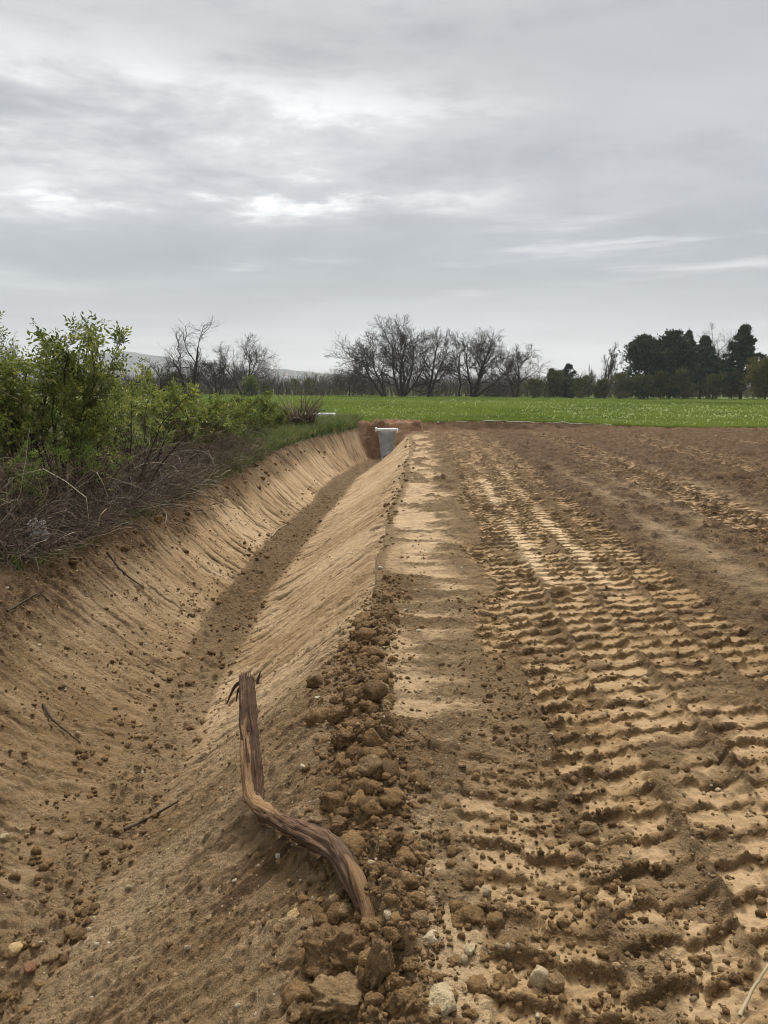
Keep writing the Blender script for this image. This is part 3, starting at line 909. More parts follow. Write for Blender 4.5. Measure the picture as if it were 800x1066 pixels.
# single stones and big clods near the camera
STONE = {
    'cream': clod_material('cream_stone', (0.30, 0.225, 0.125), (0.42, 0.335, 0.20), (0.55, 0.46, 0.31), True, .5),
    'white': clod_material('white_stone', (0.36, 0.28, 0.17), (0.47, 0.38, 0.25), (0.58, 0.50, 0.36), True, .4),
    'ochre': clod_material('ochre_stone', (0.30, 0.20, 0.09), (0.42, 0.30, 0.14), (0.52, 0.40, 0.2), True, .5),
    'brown': clod_material('brown_clod', (0.115, 0.068, 0.031), (0.20, 0.122, 0.056), (0.30, 0.195, 0.10), True, 1),
    'grey': clod_material('grey_brown_clod', (0.15, 0.095, 0.047), (0.25, 0.165, 0.082), (0.36, 0.25, 0.135), True, .8),
    'red': clod_material('red_clod', (0.17, 0.085, 0.048), (0.25, 0.125, 0.07), (0.32, 0.18, 0.1), True, .8),
}
SPOTS = [  # name, px, py, width px, aspect (x,y,z), material, label, category
    ('stone', 461, 1040, 30, (1, .9, .75), 'cream', 'round cream stone among clods at the bottom edge, largest pale stone', 'stone'),
    ('stone', 449, 976, 19, (1, .75, .55), 'white', 'chalky white angular stone between the root end and the ridged track', 'stone'),
    ('stone', 405, 951, 12, (1, .8, .6), 'white', 'small white stone just right of the lower root end', 'stone'),
    ('stone', 490, 989, 13, (1, .8, .6), 'cream', 'small pale stone at the left end of a track ridge', 'stone'),
    ('soil_clod', 436, 958, 17, (1, .9, .8), 'grey', 'smooth rounded grey brown clod above the chalky white stone', 'clod'),
    ('soil_clod', 352, 988, 62, (1, .8, .75), 'brown', 'biggest dark crumbly clod on the ditch rim below the root end', 'clod'),
    ('soil_clod', 357, 1040, 52, (1, .8, .7), 'grey', 'flat faced angular clod at the bottom edge beside the ditch rim', 'clod'),
    ('soil_clod', 397, 1014, 40, (.8, .6, 1.35), 'grey', 'upright slab of packed soil standing below the root end', 'clod'),
    ('soil_clod', 423, 1048, 33, (1, .8, .8), 'brown', 'brown angular clod left of the large cream stone', 'clod'),
    ('soil_clod', 347, 940, 21, (.8, .8, 1), 'grey', 'pale brown clod wedged under the root near its lower end, the upper one', 'clod'),
    ('soil_clod', 359, 951, 21, (.8, .8, 1), 'grey', 'pale brown clod wedged under the root near its lower end, the lower one', 'clod'),
    ('soil_clod', 336, 961, 24, (1, .8, .8), 'brown', 'dark clod at the foot of the two pale clods under the root', 'clod'),
    ('stone', 309, 950, 16, (1.1, .8, .5), 'ochre', 'flat yellow stone on the smooth slope left of the root end', 'stone'),
    ('stone', 315, 799, 8, (1, .8, .8), 'white', 'tiny bright white stone on the slope right of the root bend', 'stone'),
    ('stone', 561, 1022, 20, (.8, .8, 1.1), 'cream', 'upright pale stone between smooth track ridges at the bottom', 'stone'),
    ('soil_clod', 580, 1027, 19, (.9, .9, 1), 'grey', 'round grey clod touching the upright pale stone', 'clod'),
    ('stone', 564, 918, 11, (1.1, .8, .8), 'ochre', 'yellowish stone in the crumbly gap beside the first track', 'stone'),
    ('soil_clod', 610, 863, 19, (1.3, .8, .7), 'grey', 'smooth elongated clod lying in the wide track', 'clod'),
    ('soil_clod', 602, 877, 14, (1.1, .8, .7), 'grey', 'small smooth clod just below the elongated one in the wide track', 'clod'),
    ('soil_clod', 31, 1009, 11, (1.1, .9, .7), 'red', 'reddish clod in the ditch bottom at the near left', 'clod'),
    ('stone', 17, 987, 13, (1.2, .9, .6), 'ochre', 'tan flat stone just above the reddish clod in the ditch bottom', 'stone'),
    ('stone', 5, 872, 8, (1, .9, .8), 'cream', 'pale stone low on the left ditch slope at the picture edge', 'stone'),
    ('soil_clod', 362, 770, 26, (1, .9, .85), 'brown', 'large dark clod in the rim berm above the root bend', 'clod'),
    ('soil_clod', 352, 745, 22, (1, .9, .85), 'brown', 'dark clod farther up the rim berm, topmost of the large ones', 'clod'),
    ('soil_clod', 385, 800, 23, (1, .9, .85), 'grey', 'rounded brown clod on the track side of the rim berm', 'clod'),
    ('soil_clod', 352, 862, 24, (1, .9, .85), 'brown', 'dark clod in the rim berm right above the lower root half', 'clod'),
    ('stone', 277, 463, 8, (1, .8, .8), 'white', 'white stone on the grass edge of the far left ditch bank', 'stone'),
]
for nm, px, py, w, asp, mt, lab, cat in SPOTS:
    p = hit(px, py + w * 0.2)
    dist = np.linalg.norm(p - np.array([0, 0, CAM_H]))
    r = w * 0.5 * dist / FPX * 1.12
    V, F = lump(rng, 3 if w > 12 else 2, int(rng.integers(8, 13)), 0.10 if cat == 'clod' else 0.06, 0.35)
    if w > 24:
        V, F = lump(rng, 4, 9, 0.20 if cat == 'clod' else 0.09, 0.12)
    V = V * np.array(asp) * r
    mb = MB()
    mb.add(V, F, np.clip(0.5 + 0.35 * pn(V[:, 0] / r * 1.6, V[:, 2] / r * 1.6 + V[:, 1] / r, 3), 0, 1))
    o = mb.build(nm, STONE[mt])
    o.location = (p[0], p[1], p[2] + asp[2] * r * 0.25)
    o.rotation_euler = (rng.uniform(-.2, .2), rng.uniform(-.2, .2), rng.uniform(0, 6))
    if asp[2] > 1.4:
        o.rotation_euler = (-0.25, 0.12, 0.3)
    tag(o, lab, cat)

# ------------------------------------------------------------------ the split root on the rim
def root_material(name, a, b, c_, sc=28, bd=0.025):
    t = NT(name)
    co = t.n('ShaderNodeAttribute', attribute_name='tone')
    sp = t.n('ShaderNodeSeparateColor')
    t.l(co.outputs['Color'], sp.inputs[0])
    # r: tone, g: angle, b: length along the root
    cmb = t.n('ShaderNodeCombineXYZ')
    t.l(t.math('MULTIPLY', sp.outputs[1], 1.0), cmb.inputs[0])
    t.l(t.math('MULTIPLY', sp.outputs[2], 0.16), cmb.inputs[1])
    n1 = t.noise(sc, 6, 0.65, cmb.outputs[0], 0.4)
    n2 = t.noise(14, 4, 0.6, t.pos())
    n3 = t.noise(120, 3, 0.6, t.pos())
    f = t.math('ADD', t.math('MULTIPLY', n1, 0.75), t.math('MULTIPLY', n2, 0.35))
    c = t.mix(t.ramp(f, 0.36, 0.56), a, b)
    c = t.mix(t.ramp(f, 0.56, 0.74), c, c_)
    mud = t.math('MULTIPLY', t.math('ADD', t.math('MULTIPLY', sp.outputs[0], 0.45), t.math('MULTIPLY', t.math('SUBTRACT', n2, 0.5), 1.6), True), 0.8)
    if 'bark' in name:
        c = t.mix(mud, c, t.mix(n1, (0.15, 0.10, 0.062), (0.27, 0.195, 0.125)))
    h = t.math('ADD', n1, t.math('MULTIPLY', n3, 0.3))
    return t.out(c, 0.85, 0.2, h, 1.0, bd)


M['root_bark'] = root_material('root_bark', (0.028, 0.016, 0.010), (0.125, 0.066, 0.036), (0.29, 0.175, 0.095))
M['root_wood'] = root_material('root_wood', (0.16, 0.085, 0.04), (0.36, 0.21, 0.10), (0.52, 0.35, 0.19), 36)
M['root_mud'] = root_material('root_mud', (0.10, 0.068, 0.042), (0.19, 0.135, 0.085), (0.27, 0.20, 0.13), 12)


def catmull(pts, n):
    pts = np.array(pts, float)
    P = np.vstack([2 * pts[0] - pts[1], pts, 2 * pts[-1] - pts[-2]])
    out = []
    m = len(pts) - 1
    for s in np.linspace(0, m, n):
        i = min(int(s), m - 1)
        t = s - i
        a, b, c, d_ = P[i], P[i + 1], P[i + 2], P[i + 3]
        out.append(0.5 * ((2 * b) + (-a + c) * t + (2 * a - 5 * b + 4 * c - d_) * t * t + (-a + 3 * b - 3 * c + d_) * t ** 3))
    return np.array(out)


def rounded(pts, n, sigma):
    """a polyline resampled evenly with its corners rounded off"""
    pts = np.array(pts, float)
    L = np.concatenate([[0], np.cumsum(np.linalg.norm(np.diff(pts, axis=0), axis=1))])
    u = np.linspace(0, L[-1], n)
    P = np.stack([np.interp(u, L, pts[:, k]) for k in range(3)], -1)
    w = max(2, int(3 * sigma / L[-1] * n))
    ker = np.exp(-0.5 * (np.arange(-w, w + 1) / (w / 3)) ** 2)
    ker /= ker.sum()
    Q = np.concatenate([2 * P[0] - P[w:0:-1], P, 2 * P[-1] - P[-2:-w - 2:-1]])
    return np.stack([np.convolve(Q[:, k], ker, 'valid') for k in range(3)], -1)


def rough_tube(pts, rad, n, sides, seed, mat, name, parent, amp=0.16, squash=1.0, groove=0.0, loc=(0, 0, 0), jag=0.0, sigma=0.0):
    P = rounded(pts, n, sigma) if sigma else catmull(pts, n)
    R = np.interp(np.linspace(0, 1, n), np.linspace(0, 1, len(rad)), rad)
    T = norm(np.gradient(P, axis=0))
    A = norm(np.cross(T, np.array([0.2, 0.1, 1.0])))
    B = np.cross(T, A)
    th = np.arange(sides) * 2 * PI / sides
    L = np.concatenate([[0], np.cumsum(np.linalg.norm(np.diff(P, axis=0), axis=1))])
    TH, LL = np.meshgrid(th, L)
    tw = TH + LL * 0.9
    r = R[:, None] * (1 + amp * pn(np.cos(tw) * 2.1 + 9, LL * 5 + np.sin(tw) * 2.1, seed) + amp * 0.6 * pn(np.cos(tw) * 5.5 + 9, LL * 4 + np.sin(tw) * 5.5, seed + 1)
                      + amp * 0.55 * pn(np.cos(tw) * 11 + 9, LL * 6 + np.sin(tw) * 11, seed + 2) + amp * .3 * pn(np.cos(tw) * 22 + 9, LL * 22 + np.sin(tw) * 22, seed + 3))
    r = r - groove * R[:, None] * np.exp(-((np.angle(np.exp(1j * (tw - 2.2)))) / 0.35) ** 2)
    V = P[:, None] + r[..., None] * (np.cos(TH)[..., None] * A[:, None] + squash * np.sin(TH)[..., None] * B[:, None])
    if jag:
        V[-1] += T[-1] * (jag * np.random.default_rng(seed).uniform(-1, 1, (sides, 1)))
        V[-2] += T[-2] * (jag * .3 * np.random.default_rng(seed + 1).uniform(-1, 1, (sides, 1)))
    idx = np.arange(n * sides).reshape(n, sides)
    nx_ = np.roll(idx, -1, axis=1)
    F = np.stack([idx[:-1], nx_[:-1], nx_[1:], idx[1:]], -1).reshape(-1, 4)
    mb = MB()
    tone = np.stack([np.clip(np.linspace(1.0, -.6, n), 0, 1)[:, None] + 0 * TH, np.abs(np.angle(np.exp(1j * TH))) / PI, LL], -1).reshape(-1, 3)
    mb.add(V.reshape(-1, 3), F, tone)
    # end caps
    for ring, c, fl in ((idx[0], P[0] - T[0] * R[0] * .15, True), (idx[-1], P[-1] + T[-1] * R[-1] * (.15 - 1.0 * (jag > 0)), False)):
        b = mb.n
        Vc = np.concatenate([V.reshape(-1, 3)[ring], c[None]])
        j = np.arange(sides)
        f = np.stack([j, (j + 1) % sides, np.full(sides, sides)], -1)
        mb.add(Vc, f[:, ::-1] if fl else f, np.tile([[.9, .3, .4]], (sides + 1, 1)))
    return mb.build(name, mat, parent, loc)


b0 = hit(386, 957)
b1 = hit(350, 905)
b2 = hit(300, 880)
bend = hit(266, 856)
tip = at(257, 706, 3.75)
loc = tuple(b1)
root = empty('broken_root', loc, 'long split brown root with torn bark lying bent over the ditch rim', 'root')
up = np.array([0, 0, 1.0])
lowpts = [b0 + up * -0.03, b0 * .6 + b1 * .4 + up * 0.045, b1 + up * 0.075, b2 + up * 0.075, bend + up * 0.07]
k0 = at(270, 846, bend[1] + 0.035)
k1 = at(264, 824, bend[1] + 0.10)
mid1 = at(262, 792, bend[1] + .22)
mid2 = at(259, 748, bend[1] + .46)
off = np.array([0.018, 0.0, 0.0])
rough_tube(lowpts + [k1 + off * .9, mid1 + off, mid2 + off * .9, tip + off * .8], [0.022, 0.036, 0.038, 0.040, 0.034, 0.033, 0.028, 0.027, 0.024, 0.023, 0.019], 190, 40, 11, M['root_bark'], 'bark_strand', root, 0.34, 0.9, 0.35, loc, 0.05, 0.055)
rough_tube([b2 + up * .088 + off * .3, bend + up * 0.085 - off * .7, k1 - off * 1.0, mid1 - off * 1.0, mid2 - off * .95], [0.010, 0.024, 0.029, 0.029, 0.026, 0.019], 110, 30, 37, M['root_wood'], 'split_wood', root, 0.26, 1.0, 0.4, loc, 0.06, 0.05)
rough_tube([mid1 * .6 + mid2 * .4 - off * 1.15, mid2 - off * 1.1, tip * .5 + mid2 * .5 - off, tip - off * .9], [0.014, 0.026, 0.025, 0.020], 60, 26, 51, M['root_bark'], 'bark_strand', root, 0.26, 1.0, 0.35, loc, 0.05)
# torn splinters and the dark rootlet hanging at the top
for s, (a, b, c_, r0) in enumerate([
        (at(262, 712, tip[1]), at(247, 712, tip[1] - .02), at(236, 733, tip[1] - .04), 0.010),
        (at(258, 716, tip[1]), at(249, 717, tip[1] - .02), at(246, 731, tip[1] - .03), 0.008)]):
    rough_tube([a, b, c_], [r0, r0 * .9, r0 * .3], 20, 8, 60 + s, M['root_bark'], 'rootlet', root, 0.2, 1, 0, loc)
for s, (a, c_, r0, m_) in enumerate([
        (at(269, 838, bend[1] - .03), at(284, 862, bend[1] - .06), 0.010, 'root_wood'),
        (at(266, 843, bend[1] - .04), at(274, 868, bend[1] - .08), 0.008, 'root_wood'),
        (at(252, 770, bend[1] + .3), at(249, 752, bend[1] + .36), 0.006, 'root_bark'),
        (at(256, 800, bend[1] + .18), at(252, 815, bend[1] + .12), 0.005, 'root_wood'),
        (at(268, 712, tip[1]), at(272, 698, tip[1] + .02), 0.008, 'root_bark'),
        (at(256, 712, tip[1]), at(257, 700, tip[1] + .02), 0.009, 'root_wood')]):
    rough_tube([a, (a + c_) / 2 + up * .006, c_], [r0, r0 * .8, r0 * .15], 14, 8, 80 + s, M[m_], 'splinter', root, 0.25, .6, 0, loc)
_rg = np.random.default_rng(4)
_spine = rounded(lowpts + [k1, mid1, mid2], 60, .055)
for q in range(26):
    kq = int(_rg.integers(8, 56))
    tq = norm((_spine[min(kq + 2, 59)] - _spine[kq - 2])[None])[0]
    aq = norm(np.cross(tq, _rg.normal(0, 1, 3))[None])[0]
    p0 = _spine[kq] + aq * .030
    rough_tube([p0, p0 + tq * .05 + aq * .008, p0 + tq * _rg.uniform(.08, .16) + aq * _rg.uniform(.01, .025)], [.006, .006, .0015], 12, 6, 200 + q, M['root_wood' if q % 3 == 0 else 'root_bark'], 'bark_flake', root, .3, .5, 0, loc)
# a strip of pale stripped wood along the lower end
rough_tube([b1 * .7 + b0 * .3 + up * .092 + np.array([.0, 0, 0]), b0 * .6 + b1 * .4 + up * .078, b0 * .85 + b1 * .15 + up * .035, b0 + np.array([0.004, -0.03, -0.02])], [0.006, 0.020, 0.024, 0.02], 40, 18, 97, M['root_wood'], 'stripped_end', root, 0.3, .8, .2, loc)



def stick(name, pts, r, mat, label, cat='stick', n=24, seed=1):
    pts = [np.array(p) for p in pts]
    loc = tuple(pts[0])
    P = catmull(pts, n)
    P = P + np.random.default_rng(seed).normal(0, r * .16, P.shape)
    mb = MB()
    tubes(P[None], np.linspace(r, r * .45, n)[None], 7, mb, 0.5)
    o = mb.build(name, mat, None, loc)
    return tag(o, label, cat)


def on(px, py, l):
    p = hit(px, py)
    return p + up * l


stick('dry_stick', [on(770, 1064, .015), on(783, 1045, .03), on(800, 1022, .05), on(812, 1005, .05)], 0.0055, M['straw'], 'thin pale dry stick on the soil at the lower right corner')
stick('thin_root', [on(45, 735, .01), on(55, 752, .02), on(68, 763, .02), on(84, 774, .008)], 0.009, M['bark_near'], 'thin dark curved root on the left ditch slope', 'root')
stick('thin_root', [on(130, 866, .01), on(150, 858, .02), on(168, 848, .02), on(186, 836, .01)], 0.010, M['bark_near'], 'dark twig lying across the ditch bottom', 'root')
stick('thin_root', [on(112, 578, .02), on(124, 594, .03), on(138, 606, .03), on(150, 612, .01)], 0.012, M['bark_near'], 'dark root exposed high on the left slope below the brambles', 'root')
stick('thin_root', [on(8, 640, .02), on(22, 632, .03), on(40, 622, .03), on(52, 628, .01)], 0.010, M['bark_near'], 'dark root poking from the left bank under the bramble edge', 'root')
stick('thin_root', [on(283, 560, .02), on(290, 552, .03), on(299, 547, .02)], 0.012, M['straw'], 'pale twig lying at the foot of the left slope', 'root')

# ------------------------------------------------------------------ concrete inlet at the far end of the ditch
def concrete():
    t = NT('concrete')
    P = t.pos()
    tone, *_ = t.attr('tone')
    n = t.noise(5, 5, .65, P)
    n2 = t.noise(40, 4, .6, P)
    c = t.mix(tone, (0.22, 0.23, 0.235), (0.70, 0.70, 0.69))
    hs = t.n('ShaderNodeHueSaturation')
    t.l(t.ramp(n, .3, .7, .78, 1.15), hs.inputs['Value'])
    t.l(c, hs.inputs['Color'])
    return t.out(hs.outputs[0], .85, .25, t.math('ADD', n, n2), .4, .01)


M['concrete'] = concrete()


def box_mesh(mb, c, s, tone=.5, bev=0.0):
    c = np.array(c)
    s = np.array(s) / 2
    import bmesh
    bm = bmesh.new()
    bmesh.ops.create_cube(bm, size=1)
    for v in bm.verts:
        v.co = Vector((v.co.x * 2 * s[0], v.co.y * 2 * s[1], v.co.z * 2 * s[2]))
    if bev:
        bmesh.ops.bevel(bm, geom=bm.edges[:], offset=bev, segments=3, affect='EDGES', profile=.5)
    bm.verts.index_update()
    V = np.array([v.co[:] for v in bm.verts]) + c
    for f in bm.faces:
        pass
    by = {}
    for f in bm.faces:
        by.setdefault(len(f.verts), []).append([v.index for v in f.verts])
    mb.add(V, [np.array(v) for v in by.values()], tone)
    bm.free()


YI = 27.85
pt = at(403, 447, YI)          # middle of the rim bar
inlet = empty('drain_inlet', (pt[0], YI, ZB), 'grey concrete trough inlet with pale rim at the far end of the ditch', 'drain inlet')
il = (pt[0], YI, ZB)
zt = pt[2]
inlet.scale = (.9, 1, 1)
# the trough: a U-shaped channel leaning back up the end wall, narrower at its foot
n = 18
mb = MB()
tt = np.linspace(0, 1, n)
prof = np.linspace(-PI / 2, PI / 2, 15)
VV = []
for thick in (0.0, 0.06):
    for a in tt:
        w = 0.34 - 0.13 * a + (-thick * .0)
        ctr = np.array([pt[0] + 0.01 * a, YI - .28 + .10 * (1 - a), zt - 0.05 - a * (zt - ZB - 0.02)])
        x = np.sin(prof) * (w - thick * 0)
        ydep = np.cos(prof) * (0.34 - .1 * a)
        VV.append(np.stack([ctr[0] + x * (1 + thick * .35), ctr[1] + ydep + thick, np.full(15, ctr[2]) + 0.10 * a * np.cos(prof) * -1 * (a > .8)], -1))
VV = np.array(VV).reshape(2, n, 15, 3)
idx = np.arange(2 * n * 15).reshape(2, n, 15)
Fs = []
for s_ in (0, 1):
    q = np.stack([idx[s_, :-1, :-1], idx[s_, :-1, 1:], idx[s_, 1:, 1:], idx[s_, 1:, :-1]], -1).reshape(-1, 4)
    Fs.append(q if s_ == 0 else q[:, ::-1])
for e in (0, 14):
    Fs.append(np.stack([idx[0, :-1, e], idx[1, :-1, e], idx[1, 1:, e], idx[0, 1:, e]], -1))
tone = np.where(np.repeat(np.tile(tt, 2), 15) > .68, 0.45, 0.30)
mb.add(VV.reshape(-1, 3), [np.concatenate(Fs)], tone)
mb.build('trough', M['concrete'], inlet, il)
mb = MB()
box_mesh(mb, (pt[0], YI - .16, zt), (0.78, 0.24, 0.10), 0.95, 0.035)
mb.build('rim', M['concrete'], inlet, il)
for sx in (-1, 1):
    mb = MB()
    box_mesh(mb, (pt[0] + sx * 0.425, YI - .16, zt - (0.035 if sx > 0 else -.005)), (0.075, 0.27, 0.15), 1.0, 0.03)
    mb.build('rim_lug', M['concrete'], inlet, il)
mb = MB()
box_mesh(mb, (pt[0] + .02, YI - .36, ZB + 0.08), (0.42, 0.16, 0.12), 0.55, 0.02)
mb.build('foot_block', M['concrete'], inlet, il)

# ------------------------------------------------------------------ grass
rng = np.random.default_rng(77)


def tufts(mb, x, y, h, w, per, zf=None, lean=0.35, tone=None):
    z = terrain(x, y, False) if zf is None else zf
    n = len(x)
    base = np.repeat(np.stack([x, y, z - 0.01], -1), per, axis=0)
    m = n * per
    base[:, :2] += rng.normal(0, 1, (m, 2)) * np.repeat(w, per)[:, None] * 2.2
    H = np.repeat(h, per) * rng.uniform(0.6, 1.15, m)
    W = np.repeat(w, per)
    a = rng.uniform(0, 2 * PI, m)
    side = np.stack([np.cos(a), np.sin(a), 0 * a], -1) * W[:, None]
    ln = rng.normal(0, lean, (m, 2))
    tip_ = base + np.stack([ln[:, 0] * H, ln[:, 1] * H, H], -1)
    md = base + np.stack([ln[:, 0] * H * .3, ln[:, 1] * H * .3, H * .55], -1)
    V = np.stack([base - side, base + side, md + side * .7, md - side * .7, tip_], 1)
    i = np.arange(m)[:, None] * 5
    tn = rng.uniform(0, 1, n) if tone is None else tone
    tn = np.clip(np.repeat(tn, per) + rng.normal(0, .06, m), 0, 1)
    mb.add(V.reshape(-1, 3), [i + np.array([[0, 1, 2, 3]]), i + np.array([[3, 2, 4]])], np.repeat(tn, 5))


mb = MB()
n = 42000
yy = 30.0 * (125 / 30.0) ** (rng.uniform(0, 1, n) ** 0.9)
xx = (rng.uniform(-0.36, 0.60, n)) * yy
fe = field_edge(xx)
ok = yy > fe + 0.02
xx, yy = xx[ok], yy[ok]
cl = fbm(xx * 0.5, yy * 0.16, 5, 3)
hh = (0.07 + 0.07 * np.clip(cl + .3, 0, 1)) * (0.8 + yy / 90)
tufts(mb, xx, yy, hh, 0.008 + yy * 0.00016, 5, tone=np.clip(0.42 + 0.6 * fbm(xx * .10, yy * .05, 9, 4) + 0.35 * cl, 0, .8))
xe = rng.uniform(-3.2, 16, 2600)
ye = field_edge(xe) + rng.exponential(0.25, 2600) + 0.0
tufts(mb, xe, ye, rng.uniform(0.05, 0.16, 2600), np.full(2600, 0.012), 4, tone=rng.uniform(.3, 1, 2600))
o = mb.build('field_grass', M['grass'], smooth=False)
tag(o, 'short green grass of the meadow beyond the dirt', 'grass', kind='stuff')

mb = MB()
n = 9000
yy = rng.uniform(6.5, 31, n)
xl = lines(yy)[3]
xx = xl - rng.exponential(0.9, n) + 0.04
dn = sm(9, 18, yy) * 0.85 + 0.22
ok = (rng.uniform(0, 1, n) < dn)
xx, yy = xx[ok], yy[ok]
hh = rng.uniform(0.06, 0.28, len(xx)) * (0.6 + 0.6 * sm(12, 20, yy))
tufts(mb, xx, yy, hh, np.full(len(xx), 0.008), 6, zf=ground_z(xx, yy), lean=.5, tone=np.clip(rng.normal(.45, .28, len(xx)), 0, 1))
o = mb.build('bank_grass', M['grass_dry'], smooth=False)
tag(o, 'rough green and straw grass on the left bank of the ditch', 'grass', kind='stuff')
print('grass', round(time.time() - T0, 1))

# ------------------------------------------------------------------ left hedge: shrubs and brambles
def gz(x, y):
    return float(ground_z(x, y)[0])


def leafy(rng, pos, direc, lsize, mb, per=5, tone_mu=.45, tone_sd=.2):
    """compound leaves: a rachis with leaflets"""
    m = len(pos)
    d = norm(direc)
    q = norm(np.cross(d, rng.normal(0, 1, d.shape)))
    L = lsize * rng.uniform(.55, 1.45, m)
    P, D, S = [], [], []
    for k in range(per):
        t = 0.25 + 0.75 * (k // 2) / max(1, (per - 1) / 2)
        sd = -1 if k % 2 else 1
        if k == per - 1:
            dd = d
        else:
            dd = norm(d * .55 + q * sd * .85 + np.array([0, 0, -.1]))
        P.append(pos + d * (L * 1.6 * t)[:, None])
        D.append(dd + rng.normal(0, .15, (m, 3)))
        S.append(L * rng.uniform(.8, 1.1, m))
    tn = np.clip(rng.normal(tone_mu, tone_sd, m), 0, 1)
    leaves(mb, rng, np.concatenate(P), np.concatenate(D), np.concatenate(S), .45, np.tile(tn, per))


def shrub(name, label, x, y, h, spread, stems, seed, leafmat='leaf', lsize=0.055, density=1.0, bare=0.25, lean=(0, 0), tone=.45, group=None, wig=.13):
    rng = np.random.default_rng(seed)
    z0 = gz(x, y)
    loc = (x, y, z0)
    e = empty(name, loc, label, 'shrub', group)
    a = rng.uniform(0, 2 * PI, stems)
    r = rng.uniform(0.05, .25, stems)
    st = np.stack([x + np.cos(a) * r * spread * .5, y + np.sin(a) * r * spread * .5, np.full(stems, z0 - .05)], -1)
    tilt = rng.uniform(.1, .75, stems) * spread / h
    dr = np.stack([np.cos(a) * tilt + lean[0], np.sin(a) * tilt + lean[1], np.ones(stems)], -1)
    ln = h * rng.uniform(.75, 1.12, stems)
    P, D = grow(rng, st, dr, ln, 12, wig, .03, .10)
    R = np.linspace(1, .3, 12)[None] * (0.012 + .007 * rng.uniform(0, 1, (stems, 1))) * (h / 2) ** .5
    wood = MB()
    tubes(P, R, 6, wood, rng.uniform(0, .8, stems))
    per = 7
    p1, d1, r1, t1 = branch(rng, P, D, R, per, .22, 1.0, .75, .2, .15)
    l1 = h * .34 * rng.uniform(.5, 1.1, len(p1)) * (1.15 - .6 * t1)
    P1, D1 = grow(rng, p1, d1, l1, 8, .17, .04, .08)
    R1 = np.linspace(1, .35, 8)[None] * np.minimum(r1 * .6, .008)[:, None]
    tubes(P1, R1, 4, wood, rng.uniform(0, .9, len(p1)))
    p2, d2, r2, t2 = branch(rng, P1, D1, R1, 6, .2, 1.0, .7, .25, .15)
    l2 = l1.repeat(6) * .5 * rng.uniform(.5, 1.2, len(p2))
    P2, D2 = grow(rng, p2, d2, l2, 5, .2, .05)
    R2 = np.linspace(1, .5, 5)[None] * np.minimum(r2 * .6, .0035)[:, None]
    tubes(P2, R2, 3, wood, rng.uniform(.2, 1, len(p2)))
    wood.build('stem', M['bark_near'], e, loc)
    # leaves at the twig nodes
    lf = MB()
    nodes, nd = [], []
    for PP, DD in ((P2, D2), (P1, D1)):
        for j in range(1, PP.shape[1]):
            for rep in range(2):
                nodes.append(PP[:, j])
                q = norm(np.cross(DD[:, j], rng.normal(0, 1, DD[:, j].shape)))
                nd.append(DD[:, j] * .6 + q)
    nodes, nd = np.concatenate(nodes), np.concatenate(nd)
    hrel = (nodes[:, 2] - z0) / h
    keep = rng.uniform(0, 1, len(nodes)) < density * .62 * sm(bare * .6, bare + .25, hrel) * (.55 + .45 * sm(-.3, .3, pn(nodes[:, 0] * 2.5 + nodes[:, 1], nodes[:, 2] * 2.5, seed)))
    leafy(rng, nodes[keep], nd[keep], lsize, lf, 5, tone, .3)
    lf.build('foliage', M[leafmat], e, loc, smooth=False)
    return e


def px_x(px, Y, z=0):
    return at(px, 420, Y)[0]


shrub('elder_shrub', 'tall dense green elder bush at the left edge, tallest of the hedge', px_x(66, 9.6), 9.6, 2.35, 1.5, 13, 131, density=1.0, lsize=.055, bare=.25)
shrub('elder_shrub', 'leafy green elder bush cut by the left picture edge', px_x(2, 9.0), 9.0, 2.05, 1.4, 12, 102, density=.7, lsize=.055, tone=.5, bare=.22)
shrub('elder_shrub', 'half bare elder with dark arching stems and leafy tips', px_x(136, 10.8), 10.8, 1.95, 1.7, 6, 104, density=.5, lsize=.055, bare=.5, tone=.55, wig=.10)
shrub('green_shrub', 'low dense bright green bush behind the bramble edge', px_x(200, 15), 15.0, 1.5, 1.8, 12, 105, density=1.35, lsize=.06, bare=.12, tone=.5)
shrub('green_shrub', 'low green bush right behind the tall elder', px_x(105, 13.5), 13.5, 1.45, 1.6, 9, 106, density=.8, lsize=.055, bare=.2, tone=.35)
shrub('young_shrub', 'yellow green sprigs low among the brambles at the left edge', px_x(28, 8.1), 8.1, .95, .8, 6, 107, 'leaf_young', .036, .5, .3, tone=.5)
shrub('young_shrub', 'yellow green sprouting shrub in the middle of the brambles', px_x(92, 9.2), 9.2, 1.25, .7, 5, 108, 'leaf_young', .038, .5, .35, tone=.5)
shrub('young_shrub', 'thin shrub with few yellow leaves beside the half bare elder', px_x(160, 12.0), 12.0, 1.45, .9, 5, 109, 'leaf_young', .042, .4, .35, tone=.55)
shrub('green_shrub', 'small green bush farthest along the hedge before the brush heap', px_x(256, 21), 21.0, 1.25, 1.9, 10, 110, 'leaf', .06, 1.0, .12, tone=.35)
shrub('green_shrub', 'dull green shrub between hedge and far meadow, twiggy', px_x(232, 18), 18.0, 1.35, 1.7, 9, 111, 'leaf', .06, .8, .15, tone=.3)

shrub('green_shrub', 'small grey green shrub on the bank edge, nearest the ditch', px_x(214, 16.5), 16.5, .95, 1.2, 9, 112, 'leaf', .05, .9, .1, tone=.4)
shrub('green_shrub', 'low leafy shrub with reddish bare twigs at the bank edge beyond the brambles', px_x(238, 19.5), 19.5, .9, 1.2, 9, 113, 'leaf_young', .05, .5, .2, tone=.3)
shrub('green_shrub', 'squat green shrub on the bank just before the brush heap', px_x(282, 23), 23.0, .85, 1.3, 9, 114, 'leaf', .055, 1.0, .1, tone=.45)
